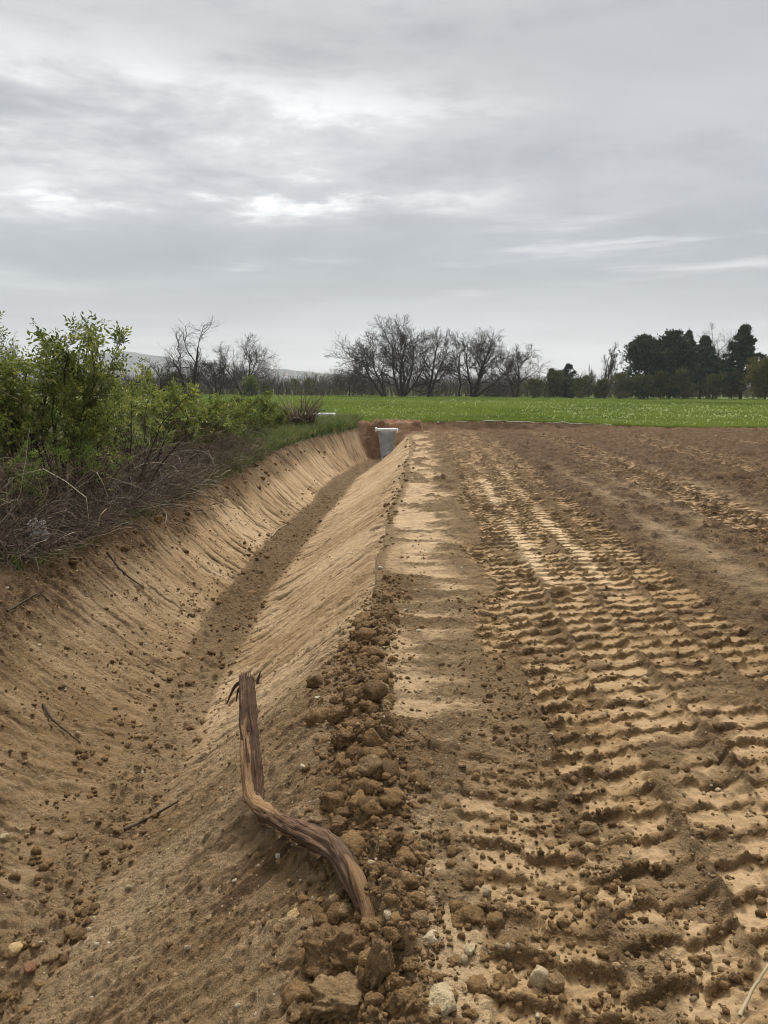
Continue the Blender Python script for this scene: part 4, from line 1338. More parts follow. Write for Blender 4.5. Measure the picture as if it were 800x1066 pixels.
# dead bramble tangle, beyond counting
rng = np.random.default_rng(300)
mb = MB()
n = 2400
yb = 6.6 * (17.5 / 6.6) ** rng.uniform(0, 1, n)
xb = lines(yb)[3] - 0.10 - rng.exponential(0.85, n)
xb = np.maximum(xb, -0.75 * yb - 1)
zb = terrain(xb, yb, False)
a = rng.uniform(0, 2 * PI, n)
hgt = (0.45 + 0.9 * sm(0.0, 1.1, lines(yb)[3] - xb)) * (1.0 - .35 * sm(14, 22, yb))
dr = np.stack([np.cos(a), np.sin(a), rng.uniform(.15, 1.5, n)], -1)
ln = hgt * rng.uniform(.6, 1.7, n)
P, D = grow(rng, np.stack([xb, yb, zb - .02], -1), dr, ln, 9, .22, .0, .75)
P[:, :, 2] = np.maximum(P[:, :, 2], zb[:, None] + .015)
P[:, :, 0] = np.where(P[:, :, 0] > lines(P[:, :, 1])[3] + .12, 2 * (lines(P[:, :, 1])[3] + .12) - P[:, :, 0], P[:, :, 0])
R = np.linspace(1, .4, 9)[None] * rng.uniform(.0022, .006, (n, 1)) * (1 + .03 * yb[:, None])
tubes(P, R, 3, mb, np.clip(rng.normal(.33, .22, n) + (rng.uniform(0, 1, n) > .96) * .6, 0, 1))
Rr = R
p1, d1, r1, t1 = branch(rng, P, D, Rr, 4, .2, 1, .8, .3, .1)
P1, D1 = grow(rng, p1, d1, ln.repeat(4) * rng.uniform(.15, .4, len(p1)), 5, .25, .0, .2)
tubes(P1, np.linspace(1, .5, 5)[None] * np.minimum(r1 * .6, .003 + .0001 * p1[:, 1])[:, None], 3, mb, np.clip(rng.normal(.35, .22, len(p1)), 0, 1))
# flattened canes lying on the litter at the rim
n = 700
yb = 6.6 * (20 / 6.6) ** rng.uniform(0, 1, n)
xb = lines(yb)[3] - rng.uniform(-.05, .6, n)
a = rng.uniform(0, 2 * PI, n)
P, D = grow(rng, np.stack([xb, yb, ground_z(xb, yb) + rng.uniform(.01, .12, n)], -1), np.stack([np.cos(a), np.sin(a), rng.uniform(-.1, .3, n)], -1), rng.uniform(.2, .9, n), 7, .22, 0, .2)
P[:, :, 2] = np.maximum(P[:, :, 2], ground_z(P[:, :, 0].ravel(), P[:, :, 1].ravel()).reshape(n, 7) + .004)
tubes(P, np.linspace(1, .5, 7)[None] * rng.uniform(.003, .008, (n, 1)), 4, mb, np.clip(rng.normal(.35, .25, n), 0, 1))
o = mb.build('bramble_tangle', M['bramble'])
tag(o, 'tangled dead brown bramble canes covering the bank left of the ditch', 'brambles', kind='stuff')
# a few stout canes that stand out
for kx, (pts, r, mt, lab) in enumerate([
        ([at(79, 487, 8.9), at(75, 470, 8.9), at(82, 452, 9.0), at(92, 445, 9.1)], .016, 'bark_near', 'stout dark bent branch standing in the brambles below the elder'),
        ([at(110, 512, 8.6), at(118, 498, 8.7), at(126, 486, 8.8), at(121, 481, 8.8)], .017, 'bark_near', 'dark broken branch poking out of the brambles, right of the stout bent one'),
        ([at(41, 527, 8.0), at(47, 518, 8.0), at(50, 510, 8.0), at(48, 505, 8.0)], .009, 'straw', 'pale curved cane among the dark brambles at left'),
        ([at(102, 548, 7.9), at(103, 541, 7.9), at(106, 535, 7.9), at(111, 530, 8.0)], .010, 'straw', 'pale curved cane at the bramble edge above the ditch'),
        ([at(70, 497, 8.3), at(74, 491, 8.3), at(76, 487, 8.3)], .009, 'straw', 'short straight pale stick stuck in the brambles'),
        ([at(140, 522, 9.2), at(153, 511, 9.4), at(165, 503, 9.6), at(175, 494, 9.9)], .014, 'bark_near', 'long dark branch leaning out at the right of the brambles')]):
    stick('bramble_cane', pts, r, M[mt], lab, 'branch', 16, kx)

# white litter caught in the brambles
p = hit(40, 566) + np.array([.06, -.12, .14])
mb = MB()
gu, gv = np.meshgrid(np.linspace(-1, 1, 26), np.linspace(-1, 1, 20))
V = np.stack([gu * .11 * (1 - .3 * gv), .05 * fbm(gu * 1.5, gv * 1.5, 4, 3) + .03 * gv, gv * .12 + .05 * fbm(gu * 2, gv * 2, 8, 3)], -1)
V += np.array([.02, 0, 0]) * fbm(gu * 3, gv * 3, 12, 2)[..., None]
idx = np.arange(gu.size).reshape(gu.shape)
Fq = np.stack([idx[:-1, :-1], idx[:-1, 1:], idx[1:, 1:], idx[1:, :-1]], -1).reshape(-1, 4)
mb.add(V.reshape(-1, 3) + p, Fq, .5)
o = mb.build('plastic_litter', tone_material('litter_plastic', (0.52, 0.51, 0.49), (0.74, 0.73, 0.71), rough=.4, spec=.4, transl=.3, scale=20), None, tuple(p))
sol = o.modifiers.new('thick', 'SOLIDIFY')
sol.thickness = .002
tag(o, 'crumpled whitish plastic scrap caught under the brambles', 'litter')

# brush heap with a broken stump at the end of the hedge
rng = np.random.default_rng(9)
YH = 24.5
bp = np.array([px_x(312, YH), YH, 0])
bp[2] = gz(bp[0], bp[1])
e = empty('brush_heap', tuple(bp), 'heap of uprooted brown brush with splintered stakes at the hedge end', 'brush heap')
mb = MB()
n = 420
a = rng.uniform(0, 2 * PI, n)
st = bp + np.stack([np.cos(a) * rng.uniform(0, .5, n), np.sin(a) * rng.uniform(0, .5, n), rng.uniform(0, .25, n)], -1)
P, D = grow(rng, st, np.stack([np.cos(a) - .6, np.sin(a), rng.uniform(.2, 1.6, n)], -1), rng.uniform(.4, 1.25, n), 7, .2, 0, .3)
P[:, :, 2] = np.maximum(P[:, :, 2], bp[2])
tubes(P, np.linspace(1, .4, 7)[None] * rng.uniform(.006, .013, (n, 1)), 3, mb, np.clip(rng.normal(.4, .2, n), 0, 1))
mb.build('twigs', M['bramble'], e, tuple(bp))
for kx, (q0, q1, r) in enumerate([((306, 438), (300, 416), .035), ((309, 439), (309, 426), .03), ((305, 440), (291, 410), .02)]):
    mb = MB()
    A_, B_ = at(*q0, YH), at(*q1, YH + .1)
    P = catmull([A_, (A_ + B_) / 2 + np.array([.02, 0, .02]), B_], 10)
    tubes(P[None], np.linspace(r, r * .6, 10)[None], 7, mb, .8)
    mb.build('broken_stake', M['bramble'], e, tuple(bp))

# pale slab lying at the far bank, stakes, tape, dry stalks at the field edge
M['pale'] = tone_material('pale_concrete', (0.55, 0.55, 0.53), (0.78, 0.78, 0.75), rough=.8, scale=4)
c = at(332, 440, 29.5)
mb = MB()
zc = gz(c[0], c[1])
box_mesh(mb, (c[0], c[1], zc + .13), (1.25, .5, .22), .7, .03)
box_mesh(mb, (c[0] - .35, c[1] - .3, zc + .10), (.35, .25, .22), .4, .03)
o = mb.build('concrete_slab', M['pale'], None, (c[0], c[1], zc))
tag(o, 'pale concrete slab lying in the grass behind the left bank', 'slab')


def stake(px, y0, y1, Y, r, mat, label, name='marker_stake', cat='stake'):
    a = at(px, y0, Y)
    a[2] = float(terrain(np.array([a[0]]), np.array([Y]), False)[0])
    b = at(px + .5, y1, Y)
    mb = MB()
    tubes(np.array([[a, (a + b) / 2, b, b + (b - a) * .02]]), np.array([[r, r, r, r * .2]]), 6, mb, .6)
    o = mb.build(name, mat, None, tuple(a))
    return tag(o, label, cat)


stake(411, 440, 427, 30.4, .018, M['straw'], 'thin pale marker stake standing in the grass above the inlet')
# white marking tape along the field edge, held low on the grass
xa = np.linspace(at(455, 440, 30)[0], at(636, 446, 31)[0], 90)
ya = field_edge(xa) - .02
za = terrain(xa, ya, False) + .03 + .06 * pn(xa * 2.3, 0.5, 4)
mb = MB()
V = np.stack([np.stack([xa, ya, za - .014], -1), np.stack([xa, ya + .012, za + .014], -1)], 1)
i = np.arange(89)[:, None] * 2
tone = np.repeat(np.where(pn(xa * 2.2, 3.3, 6) > -.15, 1.0, .1), 2)
mb.add(V.reshape(-1, 3), i + np.array([[0, 2, 3, 1]]), tone)
o = mb.build('marking_tape', tone_material('tape', (0.25, 0.2, 0.13), (0.62, 0.60, 0.50), rough=.6, scale=3, amt=.2), None, (xa[0], ya[0], za[0]), smooth=False)
sol = o.modifiers.new('thick', 'SOLIDIFY')
sol.thickness = .004
tag(o, 'soiled white marking tape along the edge of the green field', 'tape')
rng = np.random.default_rng(12)
for kx, (q0, q1) in enumerate([((639, 445), (656, 430)), ((655, 446), (656, 428)), ((669, 447), (661, 437)), ((696, 447), (702, 441)), ((643, 445), (637, 437)), ((680, 447), (679, 440)), ((652, 446), (647, 440))]):
    A_ = at(*q0, 31.3)
    A_[2] = float(terrain(A_[0:1], A_[1:2], False)[0])
    B_ = at(*q1, 31.4)
    stick('dry_stalk', [A_, (A_ + B_) / 2 + np.array([0, 0, .03]), B_], .011, M['straw'],
          'dry straw coloured stalk among the few at the right field edge', 'stalk', 8, kx)['group'] = 'dry stalks at the field edge'
# small clump of dark soil on the edge
print('hedge', round(time.time() - T0, 1))

# ------------------------------------------------------------------ far trees
def far_z(x, y):
    return float(terrain(np.array([x]), np.array([y]), False)[0])


def bare_tree(label, px, Y, top_px, halfw_px, seed, stems, name='oak_tree', group='bare trees at the far side of the field', lean=0.0, spread=1.0, pale=0.0, fine=5, nlimb=9, cat='tree', base_py=None):
    rng = np.random.default_rng(seed)
    x = at(px, 410, Y)[0]
    z0 = far_z(x, Y)
    H = at(px, top_px, Y)[2] - z0
    Wd = halfw_px * Y / FPX
    loc = (x, Y, z0)
    e = empty(name, loc, label, cat, group)
    wood, twig = MB(), MB()
    m = len(stems)
    st = np.array([[x + s[0] * .35, Y + rng.uniform(-.3, .3), z0 - .2] for s in stems])
    dr = np.array([[s[0] + lean, rng.uniform(-.25, .25), 1.0] for s in stems])
    ln = np.array([s[1] for s in stems]) * H * .66
    P, D = grow(rng, st, dr, ln, 11, .10, .04, 0)
    R = np.linspace(1, .28, 11)[None] * (np.array([s[1] for s in stems]) * H * .021)[:, None]
    tubes(P, R, 7, wood, rng.uniform(0, .5, m))
    p1, d1, r1, t1 = branch(rng, P, D, R, nlimb, .2, .98, .95, .18, -.02)
    l1 = H * .42 * spread * rng.uniform(.75, 1.15, len(p1)) * (1.15 - .5 * t1)
    P1, D1 = grow(rng, p1, d1, l1, 8, .17, .05)
    R1 = np.linspace(1, .3, 8)[None] * (np.maximum(r1 * .55, .03))[:, None]
    tubes(P1, R1, 5, wood, rng.uniform(0, .6, len(p1)))
    p2, d2, r2, t2 = branch(rng, P1, D1, R1, 6, .15, 1.0, .6, .2, .05)
    l2 = l1.repeat(6) * .55 * rng.uniform(.6, 1.15, len(p2))
    P2, D2 = grow(rng, p2, d2, l2, 6, .2, .05)
    R2 = np.linspace(1, .4, 6)[None] * np.clip(r2 * .55, .02, .07)[:, None]
    tubes(P2, R2, 4, twig, rng.uniform(0, .8, len(p2)))
    p3, d3, r3, t3 = branch(rng, P2, D2, R2, 6, .1, 1.0, .65, .25, .03)
    l3 = l2.repeat(6) * .55 * rng.uniform(.5, 1.2, len(p3))
    P3, D3 = grow(rng, p3, d3, l3, 4, .22, .04)
    R3 = np.linspace(1, .6, 4)[None] * np.clip(r3 * .6, .014, .024)[:, None] * Y / 115
    tubes(P3, R3, 3, twig, np.clip(rng.uniform(0, .9, len(p3)) + pale, 0, 1))
    p4, d4, r4, t4 = branch(rng, P3, D3, R3, fine, .2, 1.0, .6, .25, .05)
    l4 = l3.repeat(fine) * .75 * rng.uniform(.5, 1.2, len(p4))
    P4, D4 = grow(rng, p4, d4, l4, 3, .2, .03)
    tubes(P4, np.full((len(p4), 3), .009) * Y / 115, 3, twig, np.clip(rng.uniform(.2, 1, len(p4)) + pale, 0, 1))
    # fit the crown to the size seen
    zz = np.concatenate([v[:, 2] for v in twig.V])
    xx = np.concatenate([v[:, 0] for v in twig.V])
    sz = H / (np.percentile(zz, 99.7) - z0)
    sx = Wd / max(1e-3, (np.percentile(xx, 98.5) - np.percentile(xx, 1.5)) / 2)
    sx = float(np.clip(sx, .75, 1.3))
    for b in (wood, twig):
        for v in b.V:
            v[:, 0] = x + (v[:, 0] - x) * sx
            v[:, 1] = Y + (v[:, 1] - Y) * sx
            v[:, 2] = z0 + (v[:, 2] - z0) * sz
            v[:, 2] = np.where(v[:, 2] > z0 + H, z0 + H + (v[:, 2] - z0 - H) * .25, v[:, 2])
    wood.build('trunk', M['bark_far'], e, loc)
    twig.build('crown', M['bark_far'], e, loc)
    return e


bare_tree('bare oak leaning far to the left, low left tree of the central clump', 404, 112, 346, 36, 201, [(-.95, .85), (-.4, .8)], lean=-.05)
bare_tree('tallest bare oak with several trunks in the central clump', 418, 114, 328, 40, 202, [(-.28, .95), (.0, 1.0), (.18, .95), (.5, .95), (.75, .8)])
bare_tree('bare oak leaning right, just right of the tallest oak', 444, 116, 342, 26, 203, [(.3, 1.0), (.55, .9)], lean=.05)
bare_tree('slender bare oak with upright trunk in the middle of the row', 478, 117, 345, 22, 204, [(.02, 1.0)])
bare_tree('broad bare oak with trunks fanning to the right, right of the slender oak', 492, 116, 343, 36, 205, [(-.1, .9), (.2, 1), (.45, .95), (.75, .85)])
bare_tree('smaller bare oak at the right end of the central row', 536, 118, 358, 28, 206, [(-.1, .95), (.3, 1)], pale=.2)
bare_tree('round bare oak left of the gap with hazy hills', 254, 110, 347, 32, 207, [(-.4, .9), (.05, 1), (.4, .95)])
bare_tree('thin open bare tree rising behind the half bare elder', 197, 60, 330, 30, 208, [(.15, 1.0), (-.25, .8)], name='ash_tree', fine=3, nlimb=5)
bare_tree('bare bushy tree at the far left picture edge', 2, 62, 337, 30, 209, [(-.3, .9), (.1, 1), (.4, .9)], name='ash_tree')
bare_tree('pale bare tree rising between the dark conifers', 745, 122, 336, 14, 211, [(-.1, 1), (.15, .95)], name='ash_tree', pale=.6, fine=4)
bare_tree('tall thin pale poplar standing alone left of the conifers', 630, 118, 357, 9, 212, [(-.12, .85), (0, 1), (.12, .8)], name='poplar_tree', pale=.8, spread=.5, fine=3, nlimb=7)
bare_tree('small pale poplar with a pointed oval top', 612, 150, 380, 4.5, 213, [(0, 1), (.05, .9)], name='poplar_tree', pale=.7, spread=.5, fine=3)
bare_tree('low bare tree left of the leaning oak, half lost in the thicket', 366, 121, 376, 18, 216, [(-.3, .9), (.2, 1)], name='ash_tree', pale=.2)
bare_tree('bare bushy tree filling the hedge behind the green bush', 165, 64, 372, 30, 217, [(-.4, .9), (.1, 1), (.5, .9)], name='ash_tree')
bare_tree('low wide bare tree left of the round oak', 225, 112, 372, 26, 218, [(-.5, .9), (.1, 1), (.5, .9)], name='ash_tree')
print('oaks', round(time.time() - T0, 1))


def foliage_tree(name, label, px, Y, top_px, halfw_px, seed, mat, shape='pine', nb=70, clump=95, leaf=.32, cat='tree', group=None, base=.12, tone=.45, skirt=1.0):
    """trunk, limbs, and a crown of many leaf-sized faces in clumps at the limb ends"""
    rng = np.random.default_rng(seed)
    x = at(px, 410, Y)[0]
    z0 = far_z(x, Y)
    H = at(px, top_px, Y)[2] - z0
    W = halfw_px * Y / FPX
    loc = (x, Y, z0)
    e = empty(name, loc, label, cat, group)
    wood = MB()
    P, D = grow(rng, np.array([[x, Y, z0 - .2]]), np.array([[0, 0, 1.0]]), np.array([H * .95]), 10, .03, .2)
    R = np.linspace(1, .12, 10)[None] * H * .02
    tubes(P, R, 8, wood, .4)
    t = base + (1 - base) * rng.uniform(0, 1, nb) ** .85
    t[:3] = (.96, .99, .93)
    a = rng.uniform(0, 2 * PI, nb)
    if shape == 'pine':
        prof = np.clip(np.minimum((1.03 - t) * 2.1 + .18, .75 + t * 1.0), 0, 1)
    elif shape == 'spire':
        prof = np.clip((1.01 - t) * 1.25 + .05, 0, 1)
    elif shape == 'column':
        prof = np.clip(np.minimum((1.05 - t) * 3, .6 + t), 0, 1)
    else:
        prof = np.sqrt(np.clip(1 - ((t - .45) / .58) ** 2, 0.02, 1))
    L = W * (1.34 if mat == 'needles' else 1.15) * prof * rng.uniform(.6, 1.18, nb)
    si = np.clip(t * 9 * .92, 0, 8.99)
    i0 = si.astype(int)
    st = P[0, i0] * (1 - (si - i0))[:, None] + P[0, np.minimum(i0 + 1, 9)] * (si - i0)[:, None]
    dr = np.stack([np.cos(a), np.sin(a), np.full(nb, .28)], -1)
    if shape == 'round':
        dr[:, 2] = .15 + .7 * rng.uniform(0, 1, nb)
    PB, DB = grow(rng, st, dr, L, 6, .10, .03)
    tubes(PB, np.linspace(1, .3, 6)[None] * np.full((nb, 1), H * .005), 4, wood, .4)
    wood.build('trunk', M['bark_far'], e, loc)
    lf = MB()
    cs = rng.uniform(.35, 1.0, (nb, 5))
    cid = (cs * 5 - .001)
    ci = cid.astype(int)
    ctr = PB[np.arange(nb)[:, None], ci]
    ctr = ctr.reshape(-1, 3)
    rad = (W * .24 * rng.uniform(.6, 1.35, len(ctr)) * (.55 + .45 * np.repeat(prof, 5)) * (.5 if shape == 'spire' else .85))
    k = clump // 5
    pos = np.repeat(ctr, k, axis=0) + rng.normal(0, 1, (len(ctr) * k, 3)) * np.repeat(rad, k)[:, None] * np.array([.6, .6, .42])
    pos[:, 2] = np.maximum(pos[:, 2], z0 + .1)
    out = norm(pos - np.array([x, Y, z0 + H * .4])) * .7 + rng.normal(0, .7, pos.shape) + np.array([0, 0, .25])
    tn = np.clip(np.repeat(np.clip(rng.normal(tone, .22, len(ctr)), 0, 1), k) + rng.normal(0, .1, len(pos)), 0, 1)
    leaves(lf, rng, pos, out, leaf * rng.uniform(.6, 1.3, len(pos)), .5, tn, .3)
    lf.build('crown', M[mat], e, loc, smooth=False)
    return e


CG = 'dark conifers at the right end of the field'
foliage_tree('pine_tree', 'dark conifer at the left end of the conifer group', 671, 112, 343, 22, 401, 'needles', 'pine', 130, 130, .40, group=CG, base=.06)
foliage_tree('pine_tree', 'dark dense conifer with rounded top, second in the group', 697, 114, 337, 21, 402, 'needles', 'pine', 130, 130, .40, group=CG, base=.06, tone=.4)
foliage_tree('pine_tree', 'dark conifer with a jagged tuft on top, third in the group', 713, 117, 335, 17, 403, 'needles', 'spire', 100, 130, .40, group=CG, base=.15)
foliage_tree('pine_tree', 'slightly greener conifer in front of the middle of the group', 729, 111, 342, 22, 404, 'needles', 'spire', 110, 130, .40, group=CG, base=.12, tone=.62)
foliage_tree('spruce_tree', 'tall pointed conifer at the right end, tallest of the dark group', 771, 110, 329, 25, 405, 'needles', 'spire', 130, 130, .40, group=CG, base=.1, tone=.4)
foliage_tree('cypress_tree', 'small dark cypress with twin tips above the thicket', 590, 122, 374, 7, 406, 'needles', 'column', 40, 90, .3, base=.1, tone=.3)
foliage_tree('willow_tree', 'rounded yellow green tree at the right picture edge', 797, 104, 372, 25, 407, 'yellowgreen', 'round', 70, 160, .30, base=.06)
foliage_tree('willow_tree', 'round olive green tree in front of the dark cypress', 577, 117, 384, 14, 408, 'olive', 'round', 55, 120, .28, base=.08, tone=.6)
foliage_tree('holly_tree', 'small dark evergreen bush right of the round olive tree', 594, 115, 394, 9, 409, 'needles', 'round', 40, 90, .28, base=.05, cat='bush')
sg = 'olive shrubs below the conifers'
for kx, (px, top, hw, mt, lab) in enumerate([
        (607, 391, 13, 'olive', 'grey green shrub between the dark evergreen bush and the tall poplar'),
        (645, 388, 14, 'olive', 'olive shrub just right of the tall poplar'),
        (668, 389, 13, 'olive', 'olive shrub at the foot of the leftmost conifer'),
        (688, 386, 15, 'olive', 'tangled olive shrub under the second conifer'),
        (712, 384, 16, 'olive', 'widest tangled olive shrub under the middle conifers'),
        (742, 388, 14, 'olive', 'olive shrub under the pale bare tree'),
        (762, 386, 14, 'olive', 'olive shrub at the foot of the tallest conifer'),
        (183, 390, 20, 'olive', 'grey green shrub at the field edge behind the hedge'),
        (556, 393, 12, 'olive', 'dull shrub left of the round olive tree'),
        (626, 394, 10, 'olive', 'low shrub at the foot of the tall poplar')]):
    foliage_tree('olive_shrub', lab, px, 108 - (kx % 3), top, hw, 500 + kx, mt, 'round', 34, 70, .24, 'bush', sg if 640 < px < 770 else None, .03, .45)
foliage_tree('ivy_bush', 'green ivy bush at the foot of the round bare oak', 262, 106, 390, 11, 520, 'leaf', 'round', 34, 70, .24, 'bush', None, .03, .4)
foliage_tree('ivy_bush', 'small green bush at the right of the ivy bush by the round oak', 276, 105, 396, 6, 521, 'olive', 'round', 24, 50, .2, 'bush', None, .03, .6)
foliage_tree('hazel_bush', 'pale green budding bush in the thicket left of the leaning oak', 308, 122, 393, 8, 522, 'olive', 'round', 24, 50, .2, 'bush', None, .03, .8)
foliage_tree('hazel_bush', 'pale green budding bush closest to the leaning oak', 323, 123, 392, 8, 523, 'olive', 'round', 24, 50, .2, 'bush', None, .03, .75)

# the bare thicket behind the oaks reads as one mass
rng = np.random.default_rng(600)
mb = MB()
n = 5200
Yt = rng.uniform(124, 146, n)
pxs = rng.uniform(-30, 860, n)
xt = (pxs - 445) / 800 * Yt
topn = 23 + 6 * pn(pxs * .012, 1.1, 3) + 4 * pn(pxs * .05, 4.1, 4) - 7 * sm(560, 660, pxs)
hh = np.maximum(1.0, topn * Yt / 800) * rng.uniform(.55, 1.05, n)
a = rng.uniform(0, 2 * PI, n)
P, D = grow(rng, np.stack([xt, Yt, np.full(n, .2)], -1), np.stack([np.cos(a) * .5, np.sin(a) * .5, np.ones(n)], -1), hh, 5, .14, .05)
R = np.linspace(1, .4, 5)[None] * rng.uniform(.02, .05, (n, 1))
tn = np.clip(.3 + .25 * pn(pxs * .03, 2.2, 5) + rng.normal(0, .16, n), 0, 1)
tubes(P, R, 3, mb, tn)
p1, d1, r1, t1 = branch(rng, P, D, R, 9, .1, 1, .6, .25, .1)
P1, D1 = grow(rng, p1, d1, hh.repeat(9) * rng.uniform(.15, .42, len(p1)), 3, .2, .04)
tubes(P1, np.full((len(p1), 3), .015), 3, mb, np.clip(tn.repeat(9) + rng.normal(0, .12, len(p1)), 0, 1))
o = mb.build('bare_woods', M['thicket'])
tag(o, 'grey brown bare woods forming a low band behind the oaks', 'woods', kind='stuff')
print('woods', round(time.time() - T0, 1))

# ------------------------------------------------------------------ hills and far town
def hill_material():
    t = NT('wooded_hill')
    P = t.pos()
    n1 = t.noise(0.006, 5, .6, P)
    n2 = t.noise(0.035, 5, .7, P)
    c = t.mix(t.ramp(n1, .42, .58), (0.03, 0.036, 0.03), (0.055, 0.062, 0.042))
    c = t.mix(t.ramp(n2, .5, .68), c, (0.018, 0.02, 0.02))
    return t.out(c, .95, .1, n2, 1.0, 14)


def hill_h(x, y):
    base = 88 * np.exp(-((x + 930) / 360) ** 2) + 26 * np.exp(-((x + 420) / 300) ** 2) + 12 * np.exp(-((x - 100) / 300) ** 2) + 18
    prof = np.exp(-((y - 2250) / 420) ** 2)
    return base * prof * (1 + .22 * fbm(x * .003, y * .003, 3, 4)) + 6 * fbm(x * .02, y * .02, 5, 3) * prof - 3


hx, hy = np.meshgrid(np.linspace(-3000, 2600, 340), np.linspace(1500, 3000, 90))
hz = hill_h(hx, hy)
ny, nx = hx.shape
idx = np.arange(ny * nx).reshape(ny, nx)
Fq = np.stack([idx[:-1, :-1], idx[:-1, 1:], idx[1:, 1:], idx[1:, :-1]], -1).reshape(-1, 4)
me = mesh_from('hills', np.stack([hx, hy, hz], -1).reshape(-1, 3), [Fq])
me.materials.append(hill_material())
o = bpy.data.objects.new('hills', me)
C.objects.link(o)
tag(o, kind='structure')

rng = np.random.default_rng(31)
M['house'] = tone_material('house_wall', (0.5, 0.47, 0.42), (0.78, 0.76, 0.72), rough=.9, scale=.02)
M['roof'] = tone_material('house_roof', (0.22, 0.11, 0.075), (0.33, 0.18, 0.12), rough=.9, scale=.02)
proto = None
for kx in range(34):
    hxx, hyy = rng.uniform(-560, -90), rng.uniform(1780, 2050)
    hz0 = float(hill_h(np.array([hxx]), np.array([hyy]))[0])
    if proto is None:
        e = empty('hill_house', (hxx, hyy, hz0), 'tiny pale house with brown roof on the hazy hillside behind the woods', 'house', 'pale houses on the far hillside')
        w = MB()
        box_mesh(w, (0, 0, 2.5), (13, 9, 9), .6)
        w.build('wall', M['house'], e)
        r_ = MB()
        V = np.array([[-7, -5, 7], [7, -5, 7], [7, 5, 7], [-7, 5, 7], [-7, 0, 10], [7, 0, 10]], float)
        r_.add(V, [np.array([[0, 1, 5, 4], [2, 3, 4, 5], [3, 2, 1, 0]]), np.array([[0, 4, 3], [1, 2, 5]])], .5)
        r_.build('roof', M['roof'], e)
        proto = e
        kids = list(e.children)
    else:
        e = proto.copy()
        C.objects.link(e)
        for ch in kids:
            c2 = ch.copy()
            c2.parent = e
            C.objects.link(c2)
    e.location = (hxx, hyy, hz0 + .5)
    e.rotation_euler = (0, 0, rng.uniform(-.6, .6))
    s_ = rng.uniform(.5, .8)
    e.scale = (s_, s_, s_)

# ------------------------------------------------------------------ air
HAZE = 2.4e-4
if HAZE:
    mb = MB()
    box_mesh(mb, (0, 0, 0), (8600, 6800, 174), .5)
    t = NT('haze_air')
    vol = t.n('ShaderNodeVolumePrincipled')
    vol.inputs['Color'].default_value = (0.88, 0.91, 0.94, 1)
    vol.inputs['Density'].default_value = HAZE
    vol.inputs['Anisotropy'].default_value = 0.2
    om = t.n('ShaderNodeOutputMaterial')
    t.l(vol.outputs[0], om.inputs['Volume'])
    o = mb.build('haze', t.m)
    o.location = (0, 100, 81)
    tag(o, kind='stuff', label='thin pale haze over the whole landscape', cat='haze')

# ------------------------------------------------------------------ sky, light
W = bpy.data.worlds.new('World')
S.world = W
W.use_nodes = True
nt = W.node_tree
nt.nodes.clear()
SUN_EL, SUN_AZ = math.radians(50), math.radians(2)      # azimuth from +Y, negative = left


class WT(NT):
    def __init__(self, tree):
        self.t = tree


t = WT(nt)
tc = t.n('ShaderNodeTexCoord').outputs['Generated']
sep = t.n('ShaderNodeSeparateXYZ')
t.l(tc, sep.inputs[0])
dx, dy, dzz = sep.outputs
zc = t.math('MAXIMUM', dzz, 0.0)
den = t.math('ADD', zc, 0.07)
cx = t.math('DIVIDE', dx, den)
cy = t.math('DIVIDE', dy, den)


def vec(a, b, c=0.0):
    nd = t.n('ShaderNodeCombineXYZ')
    for i, v in enumerate((a, b, c)):
        t.val(nd, i, v)
    return nd.outputs[0]


uvA = vec(t.math('MULTIPLY', cx, 0.55), t.math('MULTIPLY', cy, 0.75), 1.7)
uvB = vec(t.math('MULTIPLY', cx, 0.95), t.math('MULTIPLY', cy, 2.0), 4.1)
uvC = vec(t.math('MULTIPLY', dx, 2.0), t.math('MULTIPLY', dzz, 5.5), 8.3)
nA = t.noise(1.0, 8, .6, uvA, .5)
nB = t.noise(1.0, 9, .64, uvB, .2)
nC = t.noise(1.0, 5, .5, uvC, .3)
rampn = t.n('ShaderNodeValToRGB')
t.l(zc, rampn.inputs[0])
cr = rampn.color_ramp
cr.interpolation = 'B_SPLINE'
stops = [(0.0, (.56, .575, .58)), (.06, (.47, .482, .495)), (.11, (.335, .35, .368)), (.18, (.345, .358, .374)), (.25, (.45, .455, .46)), (.33, (.42, .422, .425)), (.42, (.34, .343, .35)), (.60, (1.05, 1.05, 1.03)), (1.0, (2.35, 2.35, 2.28))]
while len(cr.elements) < len(stops):
    cr.elements.new(.5)
for el, (p_, c_) in zip(cr.elements, stops):
    el.position = p_
    el.color = (*c_, 1)
base = rampn.outputs[0]
# soft cloud texture
mod = t.math('ADD', t.ramp(nA, .25, .75, .86, 1.14), t.ramp(nC, .3, .7, -.10, .10))
hs = t.n('ShaderNodeHueSaturation')
t.l(mod, hs.inputs['Value'])
t.l(base, hs.inputs['Color'])
c = hs.outputs[0]
uvD = vec(t.math('MULTIPLY', dx, 3.2), t.math('MULTIPLY', dzz, 11.0), 2.6)
uvE = vec(t.math('MULTIPLY', dx, 2.2), t.math('MULTIPLY', dzz, 26.0), 6.1)
nD = t.noise(1.3, 10, .62, uvD, .15)
nE = t.noise(1.2, 8, .62, uvE, .2)
# brighter veil at the left where the sun sits behind the cloud
lobe = t.math('MULTIPLY', t.ramp(dx, .22, -.42), t.math('MULTIPLY', t.ramp(dzz, .17, .25), t.ramp(dzz, .46, .30)))
c = t.mix(t.math('MULTIPLY', lobe, t.ramp(nD, .3, .65, .15, .8)), c, (.84, .84, .82))
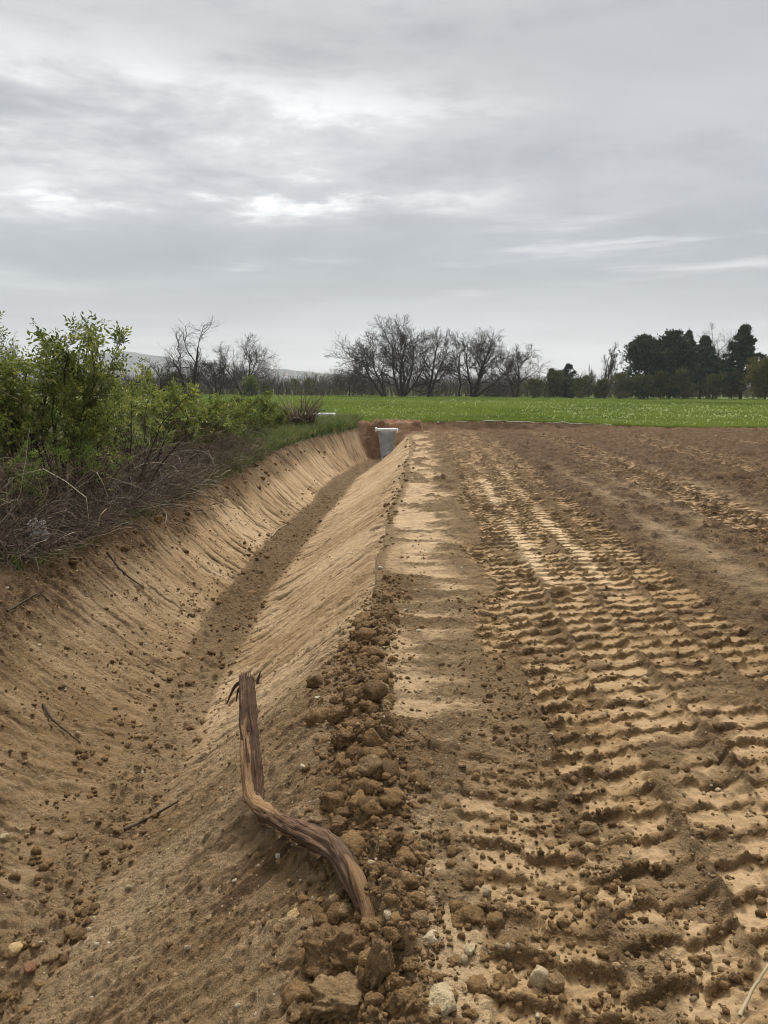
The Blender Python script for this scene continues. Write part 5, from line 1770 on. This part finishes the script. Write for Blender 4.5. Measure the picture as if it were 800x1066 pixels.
# broken bright gaps
win = t.math('MULTIPLY', t.math('MULTIPLY', t.ramp(dzz, .17, .23), t.ramp(dzz, .37, .27)), t.ramp(dx, .22, -.20))
c = t.mix(t.math('MULTIPLY', t.math('MULTIPLY', win, t.ramp(nB, .40, .60)), t.ramp(nD, .48, .62)), c, (1.1, 1.1, 1.07))
# thin bright lines under the grey band
win2 = t.math('MULTIPLY', t.ramp(dzz, .09, .15), t.ramp(dzz, .23, .17))
c = t.mix(t.math('MULTIPLY', t.math('MULTIPLY', win2, .75), t.ramp(nE, .50, .68)), c, (.70, .71, .71))
# heavier grey undersides
dk = t.math('MULTIPLY', t.ramp(nD, .52, .30), t.math('MULTIPLY', t.ramp(dzz, .08, .14), t.ramp(dzz, .6, .4)))
c = t.mix(t.math('MULTIPLY', dk, .5), c, (.27, .285, .305))
bgc = t.n('ShaderNodeBackground')
t.l(c, bgc.inputs[0])
bgc.inputs[1].default_value = 0.325
sky = t.n('ShaderNodeTexSky', sky_type='NISHITA')
sky.sun_disc = False
sky.sun_elevation = SUN_EL
sky.sun_rotation = SUN_AZ
bgs = t.n('ShaderNodeBackground')
t.l(sky.outputs[0], bgs.inputs[0])
bgs.inputs[1].default_value = 0.05
mx = t.n('ShaderNodeMixShader')
mx.inputs[0].default_value = 0.93
t.l(bgs.outputs[0], mx.inputs[1])
t.l(bgc.outputs[0], mx.inputs[2])
om = t.n('ShaderNodeOutputWorld')
t.l(mx.outputs[0], om.inputs[0])

sd = bpy.data.lights.new('sun', 'SUN')
sd.energy = 1.5
sd.angle = math.radians(18)
sd.color = (1.0, .955, .89)
so = bpy.data.objects.new('sun', sd)
C.objects.link(so)
dirv = Vector((math.sin(SUN_AZ) * math.cos(SUN_EL), math.cos(SUN_AZ) * math.cos(SUN_EL), math.sin(SUN_EL)))
so.rotation_euler = dirv.to_track_quat('Z', 'Y').to_euler()

S.view_settings.view_transform = 'Standard'
S.view_settings.look = 'None'
S.view_settings.exposure = 1.86
S.view_settings.gamma = 1.0
S.view_settings.use_curve_mapping = False
S.render.engine = 'CYCLES'
S.cycles.max_bounces = 6
S.cycles.diffuse_bounces = 3
S.cycles.glossy_bounces = 2
S.cycles.transmission_bounces = 3
S.cycles.volume_bounces = 0
S.cycles.use_denoising = True
S.cycles.filter_width = 1.0
S.cycles.denoising_prefilter = 'ACCURATE'
try:
    S.cycles.denoiser = 'OPENIMAGEDENOISE'
except Exception:
    pass
print('script', round(time.time() - T0, 1))
